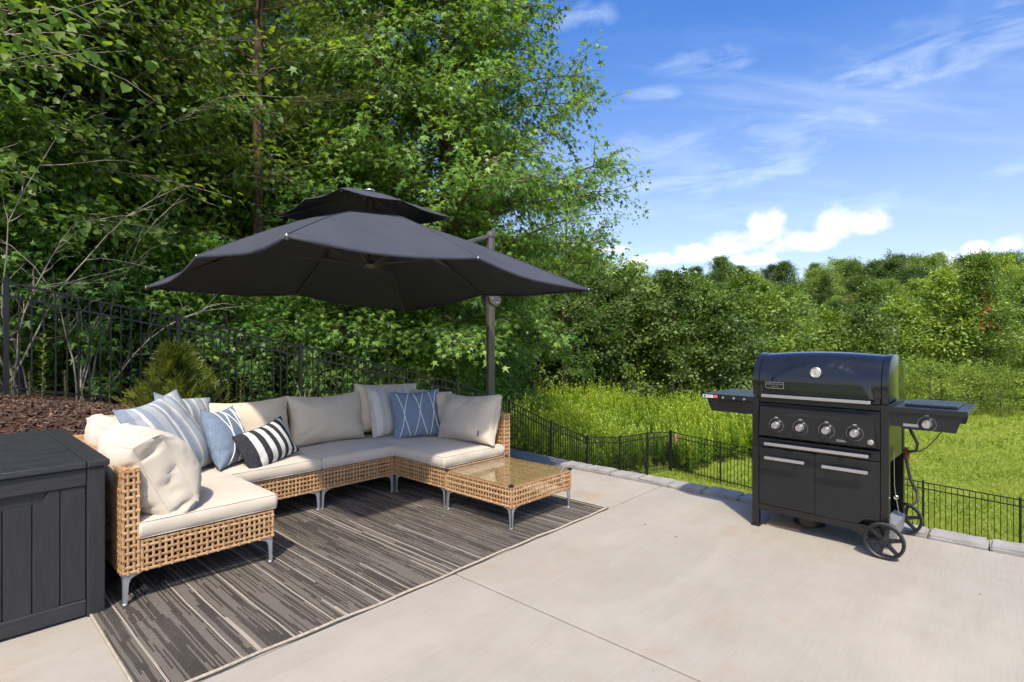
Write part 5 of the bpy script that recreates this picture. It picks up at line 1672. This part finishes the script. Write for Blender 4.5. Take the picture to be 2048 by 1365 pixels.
add('grip', MB().tube([(.072, -.03, 1.68), (.10, -.03, 1.70), (.105, -.03, 1.78), (.075, -.03, 1.81)], .011, 8), par, mt=M_pole, smooth=True)
# weighted foot: domed plate with cut corners
def octo(hs, ch, z):
    return [(x, y, z) for x, y in ((hs - ch, -hs), (hs, -hs + ch), (hs, hs - ch), (hs - ch, hs), (-hs + ch, hs), (-hs, hs - ch), (-hs, -hs + ch), (-hs + ch, -hs))]
m = MB()
rings = [octo(.515, .14, .0), octo(.52, .14, .045), octo(.51, .14, .062), octo(.40, .12, .105), octo(.2, .07, .145), octo(.08, .03, .15)]
m.grid([r_ for r_ in rings], closev=True)
m.f.append(tuple(range(40, 48)))
add('weighted_base', m, par, mt=M_base, smooth=R(25))

# ------------------------------------------------------------------ grill
M_blk = mat('grill_enamel', (0.0065, 0.0065, 0.007), 0.34, var=0.3, vscale=4, coat=0.15, bump=0.08, bscale=300, rvar=0.06)
M_lid = mat('grill_lid_gloss', (0.007, 0.007, 0.009), 0.16, coat=0.3, var=0.2, vscale=3, rvar=0.03)
M_door = mat('grill_door', (0.009, 0.009, 0.0095), 0.45, var=0.2, vscale=5, bump=0.1, bscale=300, rvar=0.06)
M_ss = mat('brushed_steel', (0.60, 0.57, 0.53), 0.32, 0.95, var=0.08, vscale=20, stretch=(1, 20, 20))
M_knob = mat('knob_satin', (0.52, 0.51, 0.50), 0.35, 0.85)
M_wht = mat('print_white', (0.62, 0.62, 0.62), 0.6)
M_gry = mat('print_grey', (0.22, 0.22, 0.23), 0.6)
M_redp = mat('print_red', (0.50, 0.03, 0.02), 0.6)
M_rubw = mat('wheel_plastic', (0.011, 0.011, 0.012), 0.5, var=0.2)
M_tyre = mat('wheel_tread', (0.055, 0.053, 0.05), 0.8, var=0.25, vscale=20)
M_hose = mat('gas_hose', (0.085, 0.07, 0.05), 0.6)
M_rust = mat('rusted_fitting', (0.22, 0.09, 0.035), 0.8, 0.3, var=0.4, vscale=30)
gr = thing('gas_grill', 'black four-burner gas grill on wheels with side shelves', 'grill', (3.955, 1.318, 0), R(-92.55))
WG, DG = .804, .50
def gadd(name, m, mt, parent=gr, smooth=False):
    return add(name, m, parent, mt=mt, smooth=smooth)
# four legs
for (x, y, nm) in ((0, 0, 'leg'), (0, DG - .043, 'leg')):
    o = gadd(nm, MB().box((x, y, .012), (x + .043, y + .043, .90), .003), M_blk)
    add('foot', MB().box((x - .008, y - .008, 0), (x + .051, y + .051, .016), .003), o, mt=M_blk)
gadd('leg', MB().box((WG - .043, 0, .09), (WG, .043, .90), .003), M_blk)
gadd('leg', MB().box((WG - .043, DG - .043, .09), (WG, DG, .90), .003), M_blk)
# cabinet
gadd('side_panel', MB().box((.006, .044, .115), (.012, DG - .044, .88)), M_blk)
gadd('side_panel', MB().box((WG - .012, .044, .56), (WG - .006, DG - .044, .88)), M_blk)
gadd('back_panel', MB().box((.044, DG - .012, .115), (WG - .044, DG - .006, .88)), M_blk)
gadd('bottom_shelf', MB().box((.014, .046, .115), (WG - .014, DG - .046, .125)), M_blk)
gadd('bottom_rail', MB().prism([(.044, .118), (.60, .118), (.66, .093), (.765, .093), (.765, .160), (.044, .160)], .006, .036), M_blk)
# doors
dl = gadd('door', MB().box((.0455, .002, .163), (.3985, .022, .561), .004), M_door)
m = MB().prism([(.4015, .163), (.640, .163), (.680, .199), (.7585, .199), (.7585, .561), (.4015, .561)], .002, .022)
dr = gadd('door', m, M_door)
def bar(name, x0, x1, z, parent, y=-.05, r_=.0105, posts=True):
    o = add(name, MB().box((x0, y - .008, z - r_), (x1, y + .008, z + r_), .004), parent, mt=M_ss)
    for x in (x0 + .045, x1 - .045):
        add('mount', MB().lathe([(.006, y + .008), (.006, .004)], 8, 'y', (x, 0, z)), o, mt=M_blk)
    return o
bar('handle', .098, .352, .500, dl); bar('handle', .452, .706, .4965, dr)
for (o, x0, x1) in ((dl, .07, .375), (dr, .425, .735)):
    add('groove_line', MB().box((x0, .0005, .534), (x1, .0035, .5365)), o, mt=M_blk)
# drawer / towel bar rail under the control panel
dw = gadd('front_rail', MB().box((.0455, -.002, .566), (.7585, .024, .628), .003), M_blk)
bar('towel_bar', .098, .71, .596, dw)
# control panel: a bevelled slab
pn = MB()
bk_ = [(.042, -.002, .634), (.76, -.002, .634), (.76, -.002, .868), (.042, -.002, .868)]
ft = [(.062, -.042, .652), (.745, -.042, .652), (.732, -.042, .842), (.068, -.042, .842)]
pn.v += bk_ + ft + [(x, .03, z) for x, y, z in bk_]
for i in range(4):
    j = (i + 1) % 4
    pn.f.append((i, j, 4 + j, 4 + i)); pn.f.append((8 + i, i, j, 8 + j)[::-1])
pn.f.append((4, 5, 6, 7)); pn.f.append((11, 10, 9, 8))
panel = gadd('control_panel', pn, M_blk)
def knob(x, y, z, parent, s=1.0):
    k = add('knob', MB().lathe([(.027 * s, 0), (.0265 * s, -.012), (.0235 * s, -.016), (.0225 * s, -.036), (.0195 * s, -.041), (.0005, -.0415)], 24, 'y', (x, y, z)), parent, mt=M_knob, smooth=R(35))
    add('bezel', MB().lathe([(.040 * s, -.0005), (.0385 * s, -.006), (.032 * s, -.0085), (.028 * s, -.0075)], 28, 'y', (x, y, z), cap=False), k, mt=M_lid, smooth=True)
    add('dial_ring', MB().lathe([(.0445 * s, -.0012), (.0462 * s, -.0012)], 32, 'y', (x, y, z), cap=False), k, mt=M_gry)
    add('pointer', MB().box((x - .002 * s, y - .0422, z + .008 * s), (x + .002 * s, y - .0412, z + .019 * s)), k, mt=M_redp)
    add('dial_mark', MB().box((x - .010, y - .0015, z + .051 * s), (x + .010, y - .0008, z + .0545 * s)), k, mt=M_wht)
    return k
for x in (.176, .326, .480, .636):
    knob(x, -.042, .729, panel)
ig = add('ignition_button', MB().lathe([(.0165, 0), (.0165, -.004), (.0125, -.006), (.0105, -.0055), (.010, -.011), (.0005, -.012)], 20, 'y', (.719, -.042, .684)), panel, mt=M_ss, smooth=R(40))
add('warning_print', MB().box((.535, -.0434, .667), (.592, -.0425, .6725)), panel, mt=M_gry)
add('warning_print', MB().box((.535, -.0434, .6755), (.58, -.0425, .6785)), panel, mt=M_gry)
def text(body, size, loc, mt, parent, name='lettering', ext=.0006, sp=1.0, rx=90):
    cu = bpy.data.curves.new(name, 'FONT'); cu.body = body; cu.size = size; cu.extrude = ext; cu.space_character = sp; cu.align_x = 'CENTER'; cu.align_y = 'CENTER'
    tmp = bpy.data.objects.new('tmp_text', cu); C.objects.link(tmp)
    bpy.context.view_layer.update()
    me = bpy.data.meshes.new_from_object(tmp.evaluated_get(bpy.context.evaluated_depsgraph_get()))
    bpy.data.objects.remove(tmp); me.name = name
    me.materials.clear(); me.materials.append(mt)
    return add(name, me, parent, loc, (R(rx), 0, 0))
M_emb = mat('embossed_letter', (0.035, 0.035, 0.037), 0.25, coat=0.4)
text('VERMONT CASTINGS', .029, (.405, -.0428, .806), M_emb, panel, ext=.0012, sp=1.25)
# firebox rim under the lid
gadd('firebox', MB().box((.004, .012, .872), (WG - .004, DG - .01, .912), .004), M_blk)
# lid: rounded hood, higher in the middle, with a raised arch on the front
def lid_prof(s, zt):
    """s 0..1 from the front lower edge over the top to the back edge; y, z"""
    y0, y1, z0 = .012, .49, .917
    pts = [(y0, z0), (y0 - .004, z0 + .10), (y0 + .012, z0 + .185), (.075, zt - .035), (.165, zt), (.30, zt - .004), (.42, zt - .055), (.482, z0 + .12), (y1, z0)]
    q = s * (len(pts) - 1); i = min(int(q), len(pts) - 2); f = q - i
    def cr(a, b_, c_, d_):
        return .5 * ((2 * b_) + (c_ - a) * f + (2 * a - 5 * b_ + 4 * c_ - d_) * f * f + (3 * b_ - a - 3 * c_ + d_) * f ** 3)
    g = lambda k: pts[max(0, min(len(pts) - 1, k))]
    return tuple(cr(g(i - 1)[t], g(i)[t], g(i + 1)[t], g(i + 2)[t]) for t in (0, 1))
rows = []
nx_, ns_ = 64, 48
for i in range(nx_ + 1):
    x = .046 + (.716 - 0) * i / nx_; xe = (x - .404) / .358
    zt = 1.206 + .018 * (1 - xe * xe)
    row = []
    for j in range(ns_ + 1):
        y, z = lid_prof(j / ns_, zt)
        # arch: half ellipse from the lower edge
        ex = (x - .404) / .325; ez = (z - .90) / .262
        e = 1 - (ex * ex + ez * ez) ** .5
        k_ = max(0.0, min(1.0, e / .035)); k_ = k_ * k_ * (3 - 2 * k_)
        if y < .16:
            yi = .0 + .045 * ((z - .917) / .3) ** 2
            y = y + (min(y - .004, yi) - y) * k_
        row.append((x, y, z))
    rows.append(row)
m = MB().grid(rows)
lidp = gadd('lid', m, M_lid, smooth=R(60))
for x0, x1 in ((.0, .045), (.763, WG)):
    rr_ = []
    for x in (x0, x0 + .004, x1 - .004, x1):
        e = .002 if x in (x0, x1) else -.004
        row = []
        for j in range(ns_ + 1):
            y, z = lid_prof(j / ns_, 1.208)
            row.append((x, y + (e if y < .2 else -e), z - (e if z > 1.0 else 0)))
        rr_.append(row)
    m = MB().grid(rr_)
    n_ = ns_ + 1
    m.f.append(tuple(range(n_))); m.f.append(tuple(range(3 * n_, 4 * n_)))
    add('end_cap', m, lidp, mt=M_lid, smooth=R(35))
bar('handle', .082, .722, .926, lidp, y=-.058, r_=.0105)
add('rim_plate', MB().box((.048, -.006, .915), (.761, .006, .945)), lidp, mt=M_lid)
gg = add('thermometer', MB().lathe([(.034, .012), (.034, -.010), (.030, -.013), (.0275, -.010), (.0005, -.0098)], 28, 'y', (.405, .004, 1.094)), lidp, mt=M_ss, smooth=R(35))
M_dial = mat('dial_face', (0.42, 0.42, 0.41), 0.3, coat=0.6, var=0.3, vscale=60)
add('dial', MB().lathe([(.027, -.0104), (.0005, -.0106)], 24, 'y', (.405, .004, 1.094)), gg, mt=M_dial)
add('needle', MB().box((.4035, -.0079, 1.080), (.4065, -.007, 1.112)), gg, mt=M_redp)
# maker's plate: outline and two lines of letters
pl = add('maker_plate', MB().box((.093, -.0065, .974), (.212, .004, 1.018)), lidp, mt=M_lid)
for a, b_ in (((.093, .974), (.212, .9765)), ((.093, 1.0155), (.212, 1.018)), ((.093, .9765), (.0955, 1.0155)), ((.2095, .9765), (.212, 1.0155))):
    add('plate_border', MB().box((a[0], -.0078, a[1]), (b_[0], -.0066, b_[1])), pl, mt=M_gry)
text('VERMONT CASTINGS', .0112, (.1525, -.0072, 1.003), M_gry, pl, ext=.0004, sp=1.0)
text('SIGNATURE', .008, (.1525, -.0072, .987), M_gry, pl, ext=.0004, sp=1.15)
# side shelves
def shelf(x0, x1, side):
    sh = gadd('side_shelf', MB().box((x0, .0, .872), (x1, .545, .906), .004), M_blk)
    return sh
sl = shelf(-.372, .0035, 0); sr = shelf(WG - .0035, 1.168, 1)
add('skirt', MB().prism([(-.338, .871), (-.305, .780), (-.002, .780), (-.002, .871)], .012, .018), sl, mt=M_blk)
add('skirt', MB().prism([(-.338, .871), (-.305, .780), (-.002, .780), (-.002, .871)], .50, .506), sl, mt=M_blk)
add('sticker', MB().box((-.366, -.0012, .8765), (-.286, -.0004, .8985)), sl, mt=M_wht)
add('sticker', MB().box((-.282, -.0012, .8765), (-.252, -.0004, .8985)), sl, mt=M_redp)
for i, (a, b_, z) in enumerate(((-.336, -.292, .893), (-.336, -.300, .888), (-.336, -.292, .883))):
    add('sticker_print', MB().box((a, -.0017, z), (b_, -.0012, z + .002)), sl, mt=M_gry)
add('sticker_print', MB().box((-.358, -.0017, .881), (-.342, -.0012, .8945)), sl, mt=M_blk)
for z in (.891, .884):
    add('sticker_print', MB().box((-.278, -.0017, z), (-.256, -.0012, z + .0018)), sl, mt=M_wht)
for x in (-.205, -.126, -.052):
    add('hook', MB().lathe([(.0055, 0), (.0055, -.010), (.009, -.012), (.009, -.018), (.0005, -.019)], 12, 'y', (x, 0, .885)), sl, mt=M_ss, smooth=R(40))
add('skirt', MB().prism([(WG + .002, .871), (1.145, .871), (1.115, .779), (.86, .779), (.86, .79), (WG + .002, .79)], .012, .018), sr, mt=M_blk)
add('skirt', MB().prism([(WG + .002, .871), (1.145, .871), (1.115, .779), (WG + .002, .779)], .50, .506), sr, mt=M_blk)
add('burner_lid', MB().box((.865, .10, .9045), (1.115, .47, .921), .004), sr, mt=M_blk)
add('rating_label', MB().box((.872, .0108, .795), (.945, .0119, .811)), sr, mt=M_gry)
knob(.985, .012, .817, sr, .95)
# wheels
def wheel(y):
    c_ = (.790, y, .106)
    w = gadd('wheel', MB().lathe([(.022, -.020), (.026, -.012), (.026, .012), (.022, .020)], 20, 'y', c_), M_rubw, smooth=R(35))
    prof = [(.088, -.013), (.094, -.019), (.103, -.020), (.106, -.012), (.106, .012), (.103, .020), (.094, .019), (.088, .013)]
    k = len(prof)
    m = MB()
    n = 40
    for (r_, h) in prof:
        for j in range(n):
            a = 2 * math.pi * j / n; m.v.append((c_[0] + r_ * math.cos(a), c_[1] + h, c_[2] + r_ * math.sin(a)))
    for i in range(k):
        i2 = (i + 1) % k
        for j in range(n):
            m.f.append((i * n + j, i * n + (j + 1) % n, i2 * n + (j + 1) % n, i2 * n + j))
    add('rim', m, w, mt=M_rubw, smooth=R(35))
    add('tyre', MB().lathe([(.1055, -.0115), (.1068, -.009), (.1068, .009), (.1055, .0115)], 40, 'y', c_, cap=False), w, mt=M_tyre, smooth=True)
    for q in range(6):
        a = q * math.pi / 3 + .26
        d = Vector((math.cos(a), 0, math.sin(a))); t_ = Vector((-math.sin(a), 0, math.cos(a)))
        p0, p1 = Vector(c_) + d * .018, Vector(c_) + d * .092
        m = MB()
        for p, ww in ((p0, .011), (p1, .0085)):
            for sx, sy in ((-1, -1), (1, -1), (1, 1), (-1, 1)):
                m.v.append(tuple(p + t_ * sx * ww + Vector((0, sy * .011, 0))))
        m.f += [(0, 1, 5, 4), (1, 2, 6, 5), (2, 3, 7, 6), (3, 0, 4, 7)]
        add('spoke', m, w, mt=M_rubw)
    return w
wheel(-.055); wheel(DG + .045)
gadd('axle', MB().tube([(.790, -.06, .106), (.790, DG + .05, .106)], .008, 8), M_ss)
gadd('axle_bracket', MB().prism([(.768, .075), (.812, .075), (.822, .17), (.765, .19)], .10, .40), mat('bracket_grey', (0.22, 0.225, 0.24), 0.5, 0.3))
# gas hose, regulator and igniter wire at the right side
gadd('gas_hose', MB().tube([(.852, .30, .775), (.875, .28, .72), (.905, .27, .66), (.90, .27, .615), (.862, .28, .600), (.845, .29, .57), (.85, .30, .50), (.865, .30, .42), (.90, .29, .35), (.905, .28, .30), (.875, .28, .27), (.83, .29, .262)], .0095, 8), M_hose, smooth=True)
gadd('valve', MB().lathe([(.013, 0), (.017, .01), (.017, .04), (.012, .05), (.012, .08)], 10, 'z', (.845, .29, .545)), M_rust, smooth=R(40))
gadd('ignition_wire', MB().tube([(1.05, .02, .780), (1.02, .06, .73), (.97, .12, .665), (.925, .18, .628), (.87, .24, .615), (.825, .28, .612)], .0028, 6), M_rubw, smooth=True)
gadd('match_chain', MB().tube([(.812, .10, .62), (.814, .10, .42), (.822, .10, .345), (.838, .10, .25)], .0022, 5).tube([(.822 + .011 * math.cos(a * .698), .10, .342 + .011 * math.sin(a * .698)) for a in range(10)], .0022, 5), M_ss)
# tank base and grease tray below the cabinet
gadd('tank_foot', MB().lathe([(.10, .028), (.105, .03), (.105, .115), (.10, .115)], 28, 'z', (.30, .24, 0)), M_blk, smooth=R(40))
gadd('grease_tray', MB().prism([(.195, .085), (.32, .078), (.33, .115), (.19, .115)], .12, .30), M_blk)

# ------------------------------------------------------------------ small things
M_card = mat('cardboard', (0.52, 0.36, 0.20), 0.85, var=0.15, vscale=8)
th_ = R(-92.55)
def gw(x, y):
    return (3.955 + x * math.cos(th_) - y * math.sin(th_), 1.318 + x * math.sin(th_) + y * math.cos(th_))
cx_, cy_ = gw(.145, .22)
cb = thing('cardboard_sheet', 'tan cardboard sheet lying on the concrete under the grill', 'cardboard', (cx_, cy_, .002), R(-92.55 + 14))
add('sheet', MB().prism([(-.11, -.14), (.10, -.16), (.12, .10), (-.09, .13)], 0, .005, 'z'), cb, mt=M_card)
# pink ribbon tied to the fence
M_pink = mat('pink_ribbon', (0.70, 0.12, 0.24), 0.6)
x, y = 17.76 - .03, 8.70 - .24
z = gz(17.76, 8.46) + FH - .02
rb = thing('ribbon', 'pink ribbon tied to the fence beside its corner post', 'ribbon', (x, y, z), 0)
m = MB().tube([(-.012, 0, 0), (-.03, .02, -.10), (-.028, -.01, -.22), (-.03, .015, -.33)], .022, 4, flat=.15, up=(1, 0, 0)).tube([(-.012, .01, 0), (-.04, -.02, -.12), (-.035, -.035, -.25)], .018, 4, flat=.15, up=(1, 0, 0))
add('tail', m, rb, mt=M_pink)
# a few fallen leaves and bits on the concrete
M_dead = mat('dry_leaf', (0.20, 0.12, 0.06), 0.9, var=0.4, vscale=30)
rr_ = random.Random(21)
for i, (px, py) in enumerate([(1290, 1050), (1352, 1075), (1960, 1190)]):
    X_ = (px - 1024) / 1076; Z_ = 1076 * 1.3 / (py - 682.5)
    x, y = cw(X_ * Z_, Z_)
    t = thing('fallen_leaf', 'tiny curled brown leaf lying on the bare concrete', 'leaf', (x, y, .0015), rr_.uniform(0, 6), 'fallen leaves on the concrete')
    L = rr_.uniform(.007, .012)
    m = MB(); m.grid([[(-L * .3 * (1 - abs(s)), s * L, .002 + .003 * abs(s)), (0, s * L, .0005), (L * .3 * (1 - abs(s)), s * L, .002 + .003 * abs(s))] for s in (-1, -.4, .3, 1)])
    add('blade', m, t, mt=M_dead)
